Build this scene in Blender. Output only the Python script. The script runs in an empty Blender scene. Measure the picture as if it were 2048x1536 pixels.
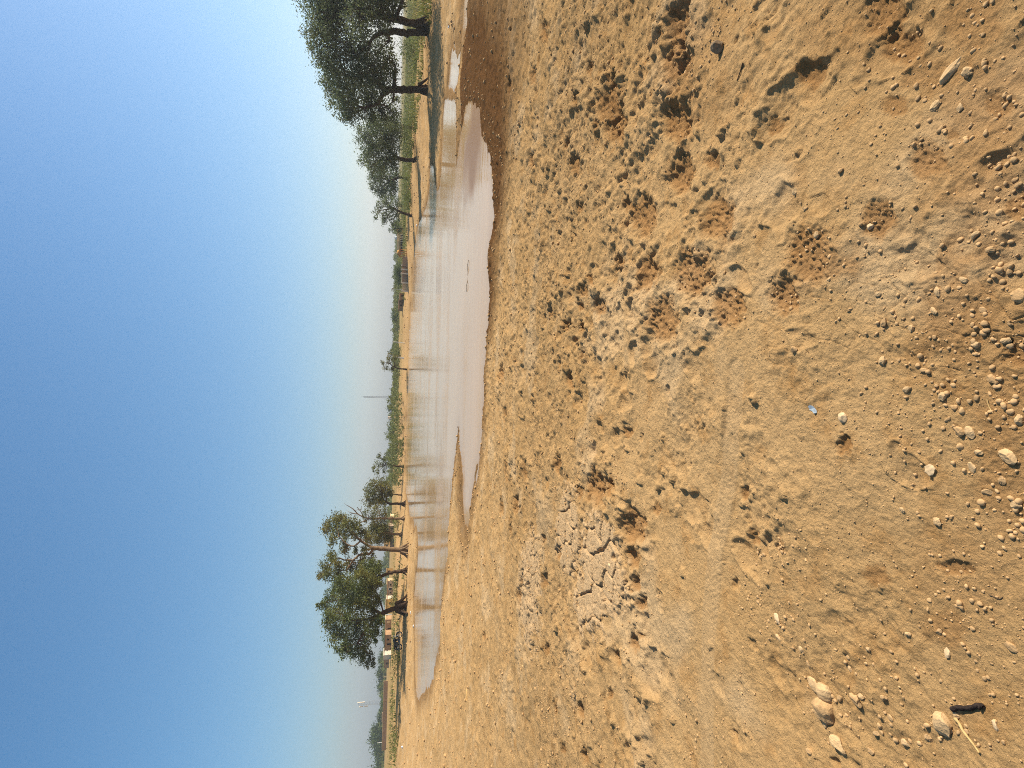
import bpy, math, random
import numpy as np
from mathutils import Vector

# ---------------------------------------------------------------- camera
C = bpy.context.scene.collection
scene = bpy.context.scene
random.seed(7)
RS = np.random.RandomState(11)

F = 1000.0                                  # focal length in pixels of a 2048 x 1536 picture
PITCH = math.atan((1024 - 784) / F)
ROLL = math.radians(1.6)
CAM = np.array([0.0, 0.0, 3.2])
fwd = np.array([0, math.cos(PITCH), -math.sin(PITCH)])
r0 = np.array([1.0, 0, 0])
dn0 = np.array([0, -math.sin(PITCH), -math.cos(PITCH)])
RT = math.cos(ROLL) * r0 - math.sin(ROLL) * dn0       # upright right  = picture up
DN = math.sin(ROLL) * r0 + math.cos(ROLL) * dn0       # upright down   = picture right

cam_d = bpy.data.cameras.new('camera')
cam_d.sensor_width = 36.0
cam_d.lens = F * 36.0 / 2048.0
cam_d.clip_start = 0.05
cam_d.clip_end = 20000
cam = bpy.data.objects.new('camera', cam_d)
C.objects.link(cam)
from mathutils import Matrix
cam.matrix_world = Matrix(((DN[0], RT[0], -fwd[0], CAM[0]),
                           (DN[1], RT[1], -fwd[1], CAM[1]),
                           (DN[2], RT[2], -fwd[2], CAM[2]),
                           (0, 0, 0, 1)))
scene.camera = cam

# ---------------------------------------------------------------- sky, sun, exposure
SUN_EL, SUN_AZ = math.radians(36), math.radians(80)    # azimuth clockwise from +Y
world = bpy.data.worlds.new("World")
scene.world = world
world.use_nodes = True
wt = world.node_tree
sky = wt.nodes.new('ShaderNodeTexSky')
sky.sky_type = 'NISHITA'
sky.sun_disc = False
sky.sun_elevation = SUN_EL
sky.sun_rotation = SUN_AZ
sky.altitude = 0
sky.air_density = 1.2
sky.dust_density = 1.5
sky.ozone_density = 6.0
bg = wt.nodes['Background']
bg.inputs['Strength'].default_value = 0.098
shs = wt.nodes.new('ShaderNodeHueSaturation')
shs.inputs['Saturation'].default_value = 1.2
shs.inputs['Hue'].default_value = 0.493
wt.links.new(sky.outputs[0], shs.inputs['Color'])
wt.links.new(shs.outputs[0], bg.inputs['Color'])

sun_d = bpy.data.lights.new('sun', 'SUN')
sun_d.energy = 5.0
sun_d.angle = math.radians(0.5)
sun_d.color = (1.0, 0.955, 0.86)
sun = bpy.data.objects.new('sun', sun_d)
C.objects.link(sun)
sdir = Vector((math.sin(SUN_AZ) * math.cos(SUN_EL), math.cos(SUN_AZ) * math.cos(SUN_EL), math.sin(SUN_EL)))
sun.rotation_euler = sdir.to_track_quat('Z', 'Y').to_euler()
sun.location = (60, 20, 60)

vs = scene.view_settings
vs.view_transform = 'Standard'
vs.look = 'None'
vs.exposure = 0.68
vs.gamma = 1.0
scene.cycles.use_denoising = False
scene.cycles.filter_width = 1.0

# ---------------------------------------------------------------- small helpers
def ray(x, y):
    d = fwd * F + (x - 1024) * DN + (768 - y) * RT
    return d / np.linalg.norm(d)

def at_z(x, y, z=0.0):
    d = ray(x, y)
    return CAM + d * ((z - CAM[2]) / d[2])

def tag(o, label=None, cat=None, group=None, kind=None):
    if label: o['label'] = label
    if cat: o['category'] = cat
    if group: o['group'] = group
    if kind: o['kind'] = kind
    return o

def empty(name, loc, rz=0.0):
    o = bpy.data.objects.new(name, None)
    C.objects.link(o)
    o.location = loc
    o.rotation_euler = (0, 0, rz)
    o.empty_display_size = 0.2
    return o

def link_mesh(name, me, mat=None, parent=None):
    o = bpy.data.objects.new(name, me)
    C.objects.link(o)
    if mat: me.materials.append(mat)
    if parent: o.parent = parent
    return o

class MB:
    """collects shapes and links them as one mesh object"""
    def __init__(s):
        s.v, s.f, s.n = [], [], 0
    def add(s, v, f):
        s.v.append(np.asarray(v, float).reshape(-1, 3))
        n = s.n
        s.f.extend([tuple(i + n for i in q) for q in f])
        s.n += len(s.v[-1])
        return s
    def box(s, x0, x1, y0, y1, z0, z1):
        v = [(x, y, z) for z in (z0, z1) for y in (y0, y1) for x in (x0, x1)]
        f = [(0, 2, 3, 1), (4, 5, 7, 6), (0, 1, 5, 4), (2, 6, 7, 3), (0, 4, 6, 2), (1, 3, 7, 5)]
        return s.add(v, f)
    def tube(s, pts, rad, sides=7, cap=True, jit=0.0):
        pts = np.asarray(pts, float)
        n = len(pts)
        rad = np.broadcast_to(np.asarray(rad, float), (n,))
        tang = np.gradient(pts, axis=0) if n > 2 else np.repeat((pts[1:] - pts[:1]), n, 0)
        tang /= (np.linalg.norm(tang, axis=1, keepdims=True) + 1e-9)
        ref = np.array([0.31, 0.87, 0.1])
        vs_ = []
        for i in range(n):
            a = np.cross(tang[i], ref); a /= np.linalg.norm(a) + 1e-9
            b = np.cross(tang[i], a)
            for k in range(sides):
                t = 2 * math.pi * k / sides
                rr = rad[i] * (1 + jit * (RS.rand() - 0.5))
                vs_.append(pts[i] + rr * (math.cos(t) * a + math.sin(t) * b))
        f = []
        for i in range(n - 1):
            for k in range(sides):
                k2 = (k + 1) % sides
                f.append((i * sides + k, i * sides + k2, (i + 1) * sides + k2, (i + 1) * sides + k))
        if cap:
            f.append(tuple(range(sides)))
            f.append(tuple(reversed(range((n - 1) * sides, n * sides))))
        return s.add(vs_, f)
    def lathe(s, prof, cx=0, cy=0, sides=16):
        v, f = [], []
        for (r, z) in prof:
            for k in range(sides):
                t = 2 * math.pi * k / sides
                v.append((cx + r * math.cos(t), cy + r * math.sin(t), z))
        for i in range(len(prof) - 1):
            for k in range(sides):
                k2 = (k + 1) % sides
                f.append((i * sides + k, i * sides + k2, (i + 1) * sides + k2, (i + 1) * sides + k))
        f.append(tuple(reversed(range(sides))))
        f.append(tuple(range((len(prof) - 1) * sides, len(prof) * sides)))
        return s.add(v, f)
    def build(s, name, mat, parent=None, smooth=False):
        me = bpy.data.meshes.new(name)
        me.from_pydata(np.concatenate(s.v).tolist(), [], s.f)
        if smooth:
            me.polygons.foreach_set('use_smooth', [True] * len(me.polygons))
        me.update()
        return link_mesh(name, me, mat, parent)

def quads_mesh(name, V, mat, parent=None, per=4):
    """V: (n*per,3) loose faces"""
    n = len(V) // per
    me = bpy.data.meshes.new(name)
    me.vertices.add(n * per)
    me.vertices.foreach_set('co', np.ascontiguousarray(V, dtype=np.float32).ravel())
    me.loops.add(n * per)
    me.loops.foreach_set('vertex_index', np.arange(n * per, dtype=np.int32))
    me.polygons.add(n)
    me.polygons.foreach_set('loop_start', np.arange(0, n * per, per, dtype=np.int32))
    me.polygons.foreach_set('loop_total', np.full(n, per, dtype=np.int32))
    me.update(calc_edges=True)
    return link_mesh(name, me, mat, parent)

# ---- numpy noise
def _h(ix, iy, seed):
    h = (ix.astype(np.int64) * 374761393 + iy.astype(np.int64) * 668265263 + seed * 974634777) & 0xFFFFFFFF
    h = ((h ^ (h >> 13)) * 1274126177) & 0xFFFFFFFF
    h = ((h ^ (h >> 16)) * 2246822519) & 0xFFFFFFFF
    return (h ^ (h >> 15)) / 4294967295.0

def perlin(x, y, seed=0):
    ix, iy = np.floor(x), np.floor(y)
    fx, fy = x - ix, y - iy
    u = fx * fx * fx * (fx * (fx * 6 - 15) + 10)
    v = fy * fy * fy * (fy * (fy * 6 - 15) + 10)
    def g(ax, ay, dx, dy):
        a = _h(ix + ax, iy + ay, seed) * 2 * math.pi
        return np.cos(a) * dx + np.sin(a) * dy
    n00, n10 = g(0, 0, fx, fy), g(1, 0, fx - 1, fy)
    n01, n11 = g(0, 1, fx, fy - 1), g(1, 1, fx - 1, fy - 1)
    return 1.5 * ((n00 * (1 - u) + n10 * u) * (1 - v) + (n01 * (1 - u) + n11 * u) * v)

def worley(x, y, seed=0, jit=0.9):
    ix, iy = np.floor(x), np.floor(y)
    f1 = np.full(x.shape, 9.0); f2 = np.full(x.shape, 9.0); cid = np.zeros(x.shape)
    for ax in (-1, 0, 1):
        for ay in (-1, 0, 1):
            cx, cy = ix + ax, iy + ay
            px = cx + 0.5 + jit * (_h(cx, cy, seed) - 0.5)
            py = cy + 0.5 + jit * (_h(cx, cy, seed + 31) - 0.5)
            d = np.hypot(x - px, y - py)
            c = _h(cx, cy, seed + 77)
            m = d < f1
            f2 = np.where(m, f1, np.minimum(f2, d))
            cid = np.where(m, c, cid)
            f1 = np.where(m, d, f1)
    return f1, f2, cid

def sstep(a, b, x):
    t = np.clip((x - a) / (b - a), 0, 1)
    return t * t * (3 - 2 * t)

# ---------------------------------------------------------------- materials
def mat_new(name):
    m = bpy.data.materials.new(name)
    m.use_nodes = True
    nt = m.node_tree
    return m, nt, nt.nodes['Principled BSDF']

def nd(nt, kind, **kw):
    n = nt.nodes.new(kind)
    for k, v in kw.items():
        if k in n.inputs: n.inputs[k].default_value = v
        else: setattr(n, k, v)
    return n

def mixc(nt, fac, a, b):
    n = nt.nodes.new('ShaderNodeMix')
    n.data_type = 'RGBA'
    for sock, val in ((n.inputs[0], fac), (n.inputs[6], a), (n.inputs[7], b)):
        if hasattr(val, 'links'): nt.links.new(val, sock)
        elif isinstance(val, tuple): sock.default_value = (*val, 1) if len(val) == 3 else val
        else: sock.default_value = val
    return n.outputs[2]

def ramp(nt, src, a, b):
    n = nt.nodes.new('ShaderNodeMapRange')
    nt.links.new(src, n.inputs[0])
    n.inputs[1].default_value = a
    n.inputs[2].default_value = b
    n.clamp = True
    return n.outputs[0]

def simple(name, col, rough=0.85, var=0.25, scale=3.0, metallic=0.0, bump=0.0, coord='Object'):
    m, nt, p = mat_new(name)
    tc = nd(nt, 'ShaderNodeTexCoord')
    nz = nd(nt, 'ShaderNodeTexNoise', Scale=scale, Detail=5.0, Roughness=0.6)
    nt.links.new(tc.outputs[coord], nz.inputs['Vector'])
    f = ramp(nt, nz.outputs['Fac'], 0.3, 0.7)
    a = tuple(c * (1 - var) for c in col); b = tuple(min(1, c * (1 + var)) for c in col)
    nt.links.new(mixc(nt, f, a, b), p.inputs['Base Color'])
    p.inputs['Roughness'].default_value = rough
    p.inputs['Metallic'].default_value = metallic
    p.inputs['Specular IOR Level'].default_value = 0.5 if rough < 0.6 else 0.05
    if bump:
        bn = nd(nt, 'ShaderNodeBump', Strength=bump, Distance=0.02)
        nt.links.new(nz.outputs['Fac'], bn.inputs['Height'])
        nt.links.new(bn.outputs[0], p.inputs['Normal'])
    return m

def leaf_mat(name, c_dark, c_light, c_warm, warm=0.3, scale=0.6):
    m, nt, p = mat_new(name)
    out = nt.nodes['Material Output']
    tc = nd(nt, 'ShaderNodeTexCoord')
    n1 = nd(nt, 'ShaderNodeTexNoise', Scale=scale, Detail=3.0)
    n2 = nd(nt, 'ShaderNodeTexNoise', Scale=scale * 0.55, Detail=2.0)
    n3 = nd(nt, 'ShaderNodeTexWhiteNoise')
    geo = nd(nt, 'ShaderNodeNewGeometry')
    nt.links.new(tc.outputs['Object'], n1.inputs['Vector'])
    mp = nd(nt, 'ShaderNodeMapping'); mp.inputs['Location'].default_value = (7, 3, 11)
    nt.links.new(tc.outputs['Object'], mp.inputs[0]); nt.links.new(mp.outputs[0], n2.inputs['Vector'])
    nt.links.new(geo.outputs['Random Per Island'], n3.inputs['Vector'])
    base = mixc(nt, ramp(nt, n1.outputs['Fac'], 0.35, 0.65), c_dark, c_light)
    mul = nd(nt, 'ShaderNodeMath', operation='MULTIPLY'); mul.inputs[1].default_value = warm
    nt.links.new(ramp(nt, n2.outputs['Fac'], 0.5, 0.68), mul.inputs[0])
    base = mixc(nt, mul.outputs[0], base, c_warm)
    hs = nd(nt, 'ShaderNodeHueSaturation')
    nt.links.new(base, hs.inputs['Color'])
    mr = nd(nt, 'ShaderNodeMapRange'); mr.inputs[3].default_value = 0.6; mr.inputs[4].default_value = 1.4
    nt.links.new(geo.outputs['Random Per Island'], mr.inputs[0]); nt.links.new(mr.outputs[0], hs.inputs['Value'])
    nt.links.new(hs.outputs[0], p.inputs['Base Color'])
    p.inputs['Roughness'].default_value = 0.6
    p.inputs['Specular IOR Level'].default_value = 0.25
    tr = nd(nt, 'ShaderNodeBsdfTranslucent')
    nt.links.new(hs.outputs[0], tr.inputs['Color'])
    mx = nd(nt, 'ShaderNodeMixShader'); mx.inputs[0].default_value = 0.4
    nt.links.new(p.outputs[0], mx.inputs[1]); nt.links.new(tr.outputs[0], mx.inputs[2])
    nt.links.new(mx.outputs[0], out.inputs['Surface'])
    return m

# ---- dry mud ground, wetness and cover come from where the place is wet, cracked or grown over
def ground_mat():
    m, nt, p = mat_new('dry_mud')
    tc = nd(nt, 'ShaderNodeTexCoord')
    def attr(n):
        a = nd(nt, 'ShaderNodeAttribute'); a.attribute_name = n
        return a.outputs['Fac']
    def noise(s, d=6.0, r=0.6, off=(0, 0, 0)):
        mp = nd(nt, 'ShaderNodeMapping'); mp.inputs['Location'].default_value = off
        nt.links.new(tc.outputs['Object'], mp.inputs[0])
        n = nd(nt, 'ShaderNodeTexNoise', Scale=s, Detail=d, Roughness=r)
        nt.links.new(mp.outputs[0], n.inputs['Vector'])
        return n.outputs['Fac']
    n_big, n_mid, n_fine = noise(0.5, 5), noise(4.5, 6, 0.65, (3, 1, 0)), noise(60, 5, 0.7, (1, 9, 0))
    c = mixc(nt, ramp(nt, n_big, 0.35, 0.65), (0.43, 0.2492, 0.09834), (0.475, 0.2866, 0.1229))
    c = mixc(nt, ramp(nt, n_mid, 0.52, 0.72), c, (0.375, 0.1976, 0.07003))
    c = mixc(nt, attr('pale'), c, (0.5, 0.3248, 0.1602))
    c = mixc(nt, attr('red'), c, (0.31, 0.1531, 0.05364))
    c = mixc(nt, attr('clay'), c, (0.55, 0.3516, 0.1751))
    sp0 = nd(nt, 'ShaderNodeMath', operation='MULTIPLY_ADD'); sp0.inputs[1].default_value = 0.5
    nt.links.new(ramp(nt, n_fine, 0.25, 0.75), sp0.inputs[0])
    sp1 = nd(nt, 'ShaderNodeMath', operation='MULTIPLY'); sp1.inputs[1].default_value = 0.5
    nt.links.new(ramp(nt, noise(17, 7, 0.75, (4, 7, 1)), 0.3, 0.68), sp1.inputs[0])
    nt.links.new(sp1.outputs[0], sp0.inputs[2])
    sp = sp0.outputs[0]
    hs = nd(nt, 'ShaderNodeHueSaturation'); nt.links.new(c, hs.inputs['Color'])
    mr = nd(nt, 'ShaderNodeMapRange'); mr.inputs[3].default_value = 0.72; mr.inputs[4].default_value = 1.26
    nt.links.new(sp, mr.inputs[0]); nt.links.new(mr.outputs[0], hs.inputs['Value'])
    c = hs.outputs[0]
    gr = attr('grass')
    gm = nd(nt, 'ShaderNodeMath', operation='MULTIPLY')
    nt.links.new(gr, gm.inputs[0]); nt.links.new(ramp(nt, noise(0.8, 4, 0.6, (5, 5, 0)), 0.4, 0.55), gm.inputs[1])
    c = mixc(nt, gm.outputs[0], c, (0.11, 0.115, 0.03))
    wet = attr('wet')
    c = mixc(nt, wet, c, (0.125, 0.05874, 0.02161))
    nt.links.new(c, p.inputs['Base Color'])
    rr = nd(nt, 'ShaderNodeMapRange'); rr.inputs[3].default_value = 0.95; rr.inputs[4].default_value = 0.75
    nt.links.new(wet, rr.inputs[0]); nt.links.new(rr.outputs[0], p.inputs['Roughness'])
    p.inputs['Specular IOR Level'].default_value = 0.0
    b1 = nd(nt, 'ShaderNodeBump', Strength=1.0, Distance=0.024)
    nt.links.new(noise(42, 8, 0.72, (2, 2, 2)), b1.inputs['Height'])
    b2 = nd(nt, 'ShaderNodeBump', Strength=0.5, Distance=0.12)
    nt.links.new(noise(3.4, 8, 0.74, (8, 2, 2)), b2.inputs['Height'])
    far = attr('far')
    nt.links.new(far, b2.inputs['Strength'])
    nt.links.new(b2.outputs[0], b1.inputs['Normal'])
    nt.links.new(b1.outputs[0], p.inputs['Normal'])
    return m

def water_mat():
    m, nt, p = mat_new('muddy_water')
    tc = nd(nt, 'ShaderNodeTexCoord')
    def noise(s, sc, d=3.0, r=0.5):
        mp = nd(nt, 'ShaderNodeMapping'); mp.inputs['Scale'].default_value = sc
        nt.links.new(tc.outputs['Object'], mp.inputs[0])
        n = nd(nt, 'ShaderNodeTexNoise', Scale=s, Detail=d, Roughness=r)
        nt.links.new(mp.outputs[0], n.inputs['Vector'])
        return n.outputs['Fac']
    sh = nd(nt, 'ShaderNodeAttribute'); sh.attribute_name = 'shallow'
    col = mixc(nt, ramp(nt, noise(0.12, (1, 2, 1)), 0.35, 0.65), (0.44, 0.2536, 0.1043), (0.48, 0.2803, 0.1192))
    col = mixc(nt, sh.outputs['Fac'], col, (0.23, 0.1202, 0.0447))
    nt.links.new(col, p.inputs['Base Color'])
    rg = nd(nt, 'ShaderNodeMapRange'); rg.inputs[3].default_value = 0.035; rg.inputs[4].default_value = 0.4
    nt.links.new(sh.outputs['Fac'], rg.inputs[0]); nt.links.new(rg.outputs[0], p.inputs['Roughness'])
    p.inputs['IOR'].default_value = 1.27
    # ripples run across the view; calm and ruffled areas alternate
    ruff = ramp(nt, noise(0.14, (0.4, 1.5, 1), 4.0, 0.6), 0.47, 0.62)
    st = nd(nt, 'ShaderNodeMapRange'); st.inputs[3].default_value = 0.02; st.inputs[4].default_value = 0.30
    nt.links.new(ruff, st.inputs[0])
    b0 = nd(nt, 'ShaderNodeBump', Distance=0.06, Strength=0.22)
    nt.links.new(noise(1.0, (0.35, 1.6, 1), 4.0, 0.65), b0.inputs['Height'])
    b = nd(nt, 'ShaderNodeBump', Distance=0.05)
    nt.links.new(noise(4.5, (0.5, 1.5, 1), 4.0, 0.6), b.inputs['Height'])
    nt.links.new(st.outputs[0], b.inputs['Strength'])
    nt.links.new(b0.outputs[0], b.inputs['Normal'])
    nt.links.new(b.outputs[0], p.inputs['Normal'])
    return m

M = dict(
    ground=ground_mat(), water=water_mat(),
    bark=simple('dark_bark', (0.075, 0.04628, 0.02682), 0.95, 0.45, 9, bump=0.8),
    bark_pale=simple('pale_bark', (0.2, 0.129, 0.07078), 0.95, 0.45, 9, bump=0.8),
    leaf=leaf_mat('olive_leaf', (0.072, 0.092, 0.024), (0.14, 0.16, 0.04), (0.22, 0.17, 0.034), 0.45),
    leaf_dark=leaf_mat('deep_green_leaf', (0.085, 0.108, 0.044), (0.155, 0.18, 0.07), (0.20, 0.185, 0.06), 0.3),
    leaf_warm=leaf_mat('yellowing_leaf', (0.095, 0.10, 0.024), (0.18, 0.175, 0.04), (0.26, 0.18, 0.035), 0.55),
    leaf_far=leaf_mat('distant_leaf', (0.05, 0.075, 0.022), (0.105, 0.135, 0.036), (0.10, 0.10, 0.03), 0.2, 0.3),
    leaf_bright=leaf_mat('fresh_green_leaf', (0.085, 0.11, 0.025), (0.15, 0.175, 0.035), (0.20, 0.18, 0.04), 0.3),
    grass=leaf_mat('field_grass', (0.10, 0.115, 0.025), (0.18, 0.18, 0.04), (0.30, 0.22, 0.07), 0.6, 0.25),
    scrub=leaf_mat('scrub_leaf', (0.105, 0.125, 0.03), (0.17, 0.18, 0.04), (0.16, 0.13, 0.035), 0.4, 0.2),
    stone=simple('tan_stone', (0.4, 0.2403, 0.108), 0.9, 0.3, 30, bump=0.5),
    stone_pale=simple('pale_stone', (0.47, 0.2982, 0.1416), 0.9, 0.25, 30, bump=0.5),
    stone_white=simple('whitish_stone', (0.54, 0.3649, 0.1937), 0.85, 0.2, 25, bump=0.3),
    stone_grey=simple('brown_grey_stone', (0.24, 0.1602, 0.0894), 0.9, 0.3, 30, bump=0.5),
    gravel=simple('gravel_crumb', (0.43, 0.2581, 0.1155), 0.95, 0.3, 14, bump=0.4),
    clod=simple('dried_mud_clod', (0.42, 0.2448, 0.1043), 0.95, 0.3, 3, bump=0.4),
    stick_black=simple('charred_wood', (0.035, 0.024, 0.018), 0.8, 0.4, 90, bump=0.6),
    stick_pale=simple('dry_twig', (0.5, 0.3204, 0.1267), 0.8, 0.3, 60),
    stick_brown=simple('brown_twig', (0.12, 0.075, 0.04), 0.9, 0.3, 60),
    flake=simple('blue_grey_scrap', (0.26, 0.29, 0.30), 0.5, 0.25, 60),
    litter=simple('white_plastic', (0.80, 0.77, 0.72), 0.5, 0.08, 9),
    cream=simple('cream_plaster', (0.66, 0.4717, 0.2533), 0.9, 0.15, 1.0),
    white=simple('white_plaster', (0.76, 0.623, 0.447), 0.9, 0.1, 1.0),
    yellow=simple('ochre_plaster', (0.5, 0.2848, 0.0894), 0.9, 0.2, 1.0),
    sandst=simple('yellow_sandstone', (0.52, 0.267, 0.0745), 0.9, 0.2, 3.0),
    redst=simple('red_sandstone', (0.30, 0.12, 0.05), 0.9, 0.2, 3.0),
    brownw=simple('brown_mud_wall', (0.38, 0.2225, 0.1118), 0.95, 0.25, 1.5),
    greyw=simple('grey_brick_wall', (0.33, 0.227, 0.1453), 0.95, 0.25, 2.0),
    hole=simple('opening_shade', (0.02, 0.017, 0.014), 0.9, 0.1, 1.0),  # near-black colour stands in for the shade inside doors and windows
    metal=simple('galvanised_steel', (0.36, 0.36, 0.36), 0.45, 0.1, 5.0, metallic=0.6),
    polepaint=simple('pale_concrete', (0.62, 0.58, 0.50), 0.8, 0.1, 2.0),
    black=simple('black_paint', (0.012, 0.012, 0.014), 0.35, 0.1, 5.0),
    rubber=simple('black_rubber', (0.02, 0.019, 0.018), 0.85, 0.1, 5.0),
    chrome=simple('chrome', (0.55, 0.55, 0.55), 0.2, 0.05, 5.0, metallic=1.0),
    tank=simple('water_tank_grey', (0.45, 0.46, 0.44), 0.6, 0.1, 5.0),
)

# ---------------------------------------------------------------- the pond outline (metres on the water plane)
OUT1 = [(932,205),(945,203),(958,210),(962,250),(966,280),(975,291),(981,310),(984,340),(986,384),(988,410),(990,435),
 (986,450),(982,470),(979,490),(976,510),(977,540),(981,560),(982,590),(979,620),(977,650),(974,672),(972,700),(970,735),
 (969,790),(966,850),(962,890),(955,930),(948,965),(943,1000),(941,1030),(937,1056),(930,1045),(926,1020),(925,985),
 (925,950),(922,920),(919,890),(917,858),(913,890),(909,930),(905,970),(901,1010),(898,1050),(898,1100),(893,1130),
 (888,1155),(886,1180),(884,1215),(883,1250),(882,1280),(876,1302),(871,1327),(867,1354),(862,1370),(850,1383),(842,1392),
 (838,1400),(834,1392),(831,1370),(830,1338),(830,1290),(830,1270),(829,1222),(828,1202),(830,1175),(831,1150),(834,1140),
 (835,1125),(836,1105),(836,1088),(834,1060),(832,1046),(829,1056),(827,1040),(824,1034),(821,1045),(820,1030),(818,1013),
 (815,997),(812,985),(811,960),(811,940),(811,900),(812,855),(813.7,829),(815.5,782),(817,735),(818,695),(819.6,660),
 (821,619),(823.7,577),(826,535),(830,504),(832,481),(834.7,462),(838,447),(846,432),(853,412),(858,385),(859,360),
 (860,335),(864,328),(868,340),(870,365),(874,386),(880,372),(882,330),(884,290),(886,240),(889,200),(900,196),(913,200),
 (914,240),(913,290),(913,330),(917,300),(922,265),(928,235)]
OUT2 = [(905,92),(900,130),(896,175),(905,183),(914,176),(920,140),(924,97),(914,112)]
OUT3 = [(927,-80),(935,-80),(937,0),(936,40),(931,70),(924,76),(926,40),(928,0)]
POLYS = [np.array([at_z(x, y, 0.0)[:2] for x, y in o]) for o in (OUT1, OUT2, OUT3)]

def sdist(x, y):
    """signed distance to the water's edge, positive on land"""
    x = np.atleast_1d(np.asarray(x, float)); y = np.atleast_1d(np.asarray(y, float))
    best = np.full(x.shape, 1e9); inside = np.zeros(x.shape, bool)
    for P in POLYS:
        ins = np.zeros(x.shape, bool)
        for a, b in zip(P, np.roll(P, -1, 0)):
            ex, ey = b - a
            t = np.clip(((x - a[0]) * ex + (y - a[1]) * ey) / (ex * ex + ey * ey + 1e-12), 0, 1)
            best = np.minimum(best, np.hypot(x - a[0] - t * ex, y - a[1] - t * ey))
            if a[1] != b[1]:
                c = ((a[1] > y) != (b[1] > y)) & (x < (b[0] - a[0]) * (y - a[1]) / (b[1] - a[1]) + a[0])
                ins ^= c
        inside |= ins
    return np.where(inside, -best, best)

D0 = float(sdist(0, 0)[0])
SLOPE = 1.65 / D0

def base_h(x, y, d=None):
    if d is None: d = sdist(x, y)
    cap = 0.36 + 1.29 * (1 - sstep(6, 42, y))
    rise = (0.7 + 0.35 * sstep(-4, -20, x)) * sstep(1.0, 19.0, d) * sstep(24, 40, y)
    land = SLOPE * np.maximum(d, 0)
    k = 0.25
    h = -k * np.log(np.exp(-np.minimum(land, 9) / k) + np.exp(-cap / k)) - (-k * np.log(1 + np.exp(-cap / k)))
    h = np.where(d > 0, h + 0.012 + rise, np.maximum(0.25 * d, -0.7))
    return h

def ground_px(x, y):
    d = ray(x, y)
    ts = np.geomspace(1.2, 900, 700)
    P = CAM[None] + d[None] * ts[:, None]
    g = P[:, 2] - base_h(P[:, 0], P[:, 1])
    i = np.argmax(g < 0)
    if g[i] >= 0:
        return CAM + d * 400
    t0, t1 = ts[i - 1], ts[i]
    tt = np.linspace(t0, t1, 40)
    P = CAM[None] + d[None] * tt[:, None]
    g = P[:, 2] - base_h(P[:, 0], P[:, 1])
    j = np.argmax(g < 0)
    return P[j]

# ---------------------------------------------------------------- ground sheet
th = np.concatenate([np.linspace(-180, -62, 26)[:-1], np.linspace(-62, 62, 960), np.linspace(62, 180, 26)[1:-1]])
th = np.radians(th)
rr = np.concatenate([np.geomspace(0.25, 0.8, 12)[:-1], np.geomspace(0.8, 7, 640)[:-1], np.geomspace(7, 75, 560)[:-1], np.geomspace(75, 2600, 70)])
NR, NT = len(rr), len(th)
TH, RR = np.meshgrid(th, rr)
X = (RR * np.sin(TH)); Y = (RR * np.cos(TH))
DS = sdist(X.ravel(), Y.ravel()).reshape(X.shape)
wig = (0.20 * perlin(X / 0.8, Y / 0.8, 121) + 0.10 * perlin(X / 0.27, Y / 0.27, 122)) * sstep(60, 20, RR) + 0.25 * perlin(X / 1.5, Y / 1.2, 123) * sstep(20, 40, RR) * sstep(120, 60, RR)
H = base_h(X, Y, np.where(np.abs(DS) < 1.6, DS + wig * sstep(1.6, 0.8, np.abs(DS)), DS))
spac = np.sqrt(RR * math.radians(0.13) * np.gradient(rr)[:, None] * np.ones_like(X))
front = (np.abs(TH) < math.radians(61.5)) & (RR < 75)
Xf, Yf, Sf, Df = X[front], Y[front], spac[front], DS[front]
det = np.zeros(Xf.shape)
land = sstep(-0.05, 0.25, Df)

def octv(w, amp, seed, ridge=False, msk=None):
    fade = sstep(1.3, 2.6, w / Sf)
    if fade.max() <= 0: return 0
    n = perlin(Xf / w, Yf / w, seed)
    if ridge: n = 0.5 - np.abs(n)
    r = amp * n * fade
    return r if msk is None else r * msk

rf = np.hypot(Xf, Yf)
rough_n = perlin(Xf / 1.1 + 5, Yf / 1.1, 91) * 0.6 + perlin(Xf / 0.4, Yf / 0.4, 92) * 0.4
rightness = sstep(-1.0, 4.5, Xf + 0.2 * Yf)
rough = np.clip(sstep(-0.15, 0.5, rough_n + 0.35 * rightness), 0, 1)
midr = sstep(2.5, 5, rf)
det += octv(2.2, 0.05, 1) + octv(0.9, 0.03, 2) + octv(0.4, 0.02, 3) * (0.6 + 0.8 * rough + 0.6 * midr)
det += octv(0.2, 0.013, 4, True, 0.4 + rough + midr) + octv(0.1, 0.010, 5, True, 0.3 + rough + 0.8 * midr)
det += octv(0.05, 0.0055, 6, False, 0.45 + rough) + octv(0.024, 0.0032, 7, False, 0.6 + 0.6 * rough) + octv(0.013, 0.0016, 8)
# crumbly clods
for w, amp, sd, thr in ((0.30, 0.060, 40, 0.25), (0.16, 0.045, 41, 0.5), (0.085, 0.026, 42, 0.5), (0.045, 0.013, 43, 0.5)):
    f1, f2, cid = worley(Xf / w + 0.4 * perlin(Xf / w / 0.6, Yf / w / 0.6, sd + 5), Yf / w, sd)
    on = (cid > 1 - thr * (0.25 + 0.75 * np.maximum(rough, 0.35 * midr)) * (0.45 + 0.55 * midr))
    fade = sstep(1.5, 2.8, w / Sf)
    nearcut = sstep(1.2, 4.5, rf) if w > 0.1 else 0.35 + 0.65 * sstep(1.0, 3.5, rf)
    det += nearcut * fade * np.where(on, amp * np.clip(1.0 - 1.9 * f1, 0, 0.55) * (0.3 + cid * 0.7), 0) * (0.25 + 0.75 * np.maximum(rough, 0.4 * midr))
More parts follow.
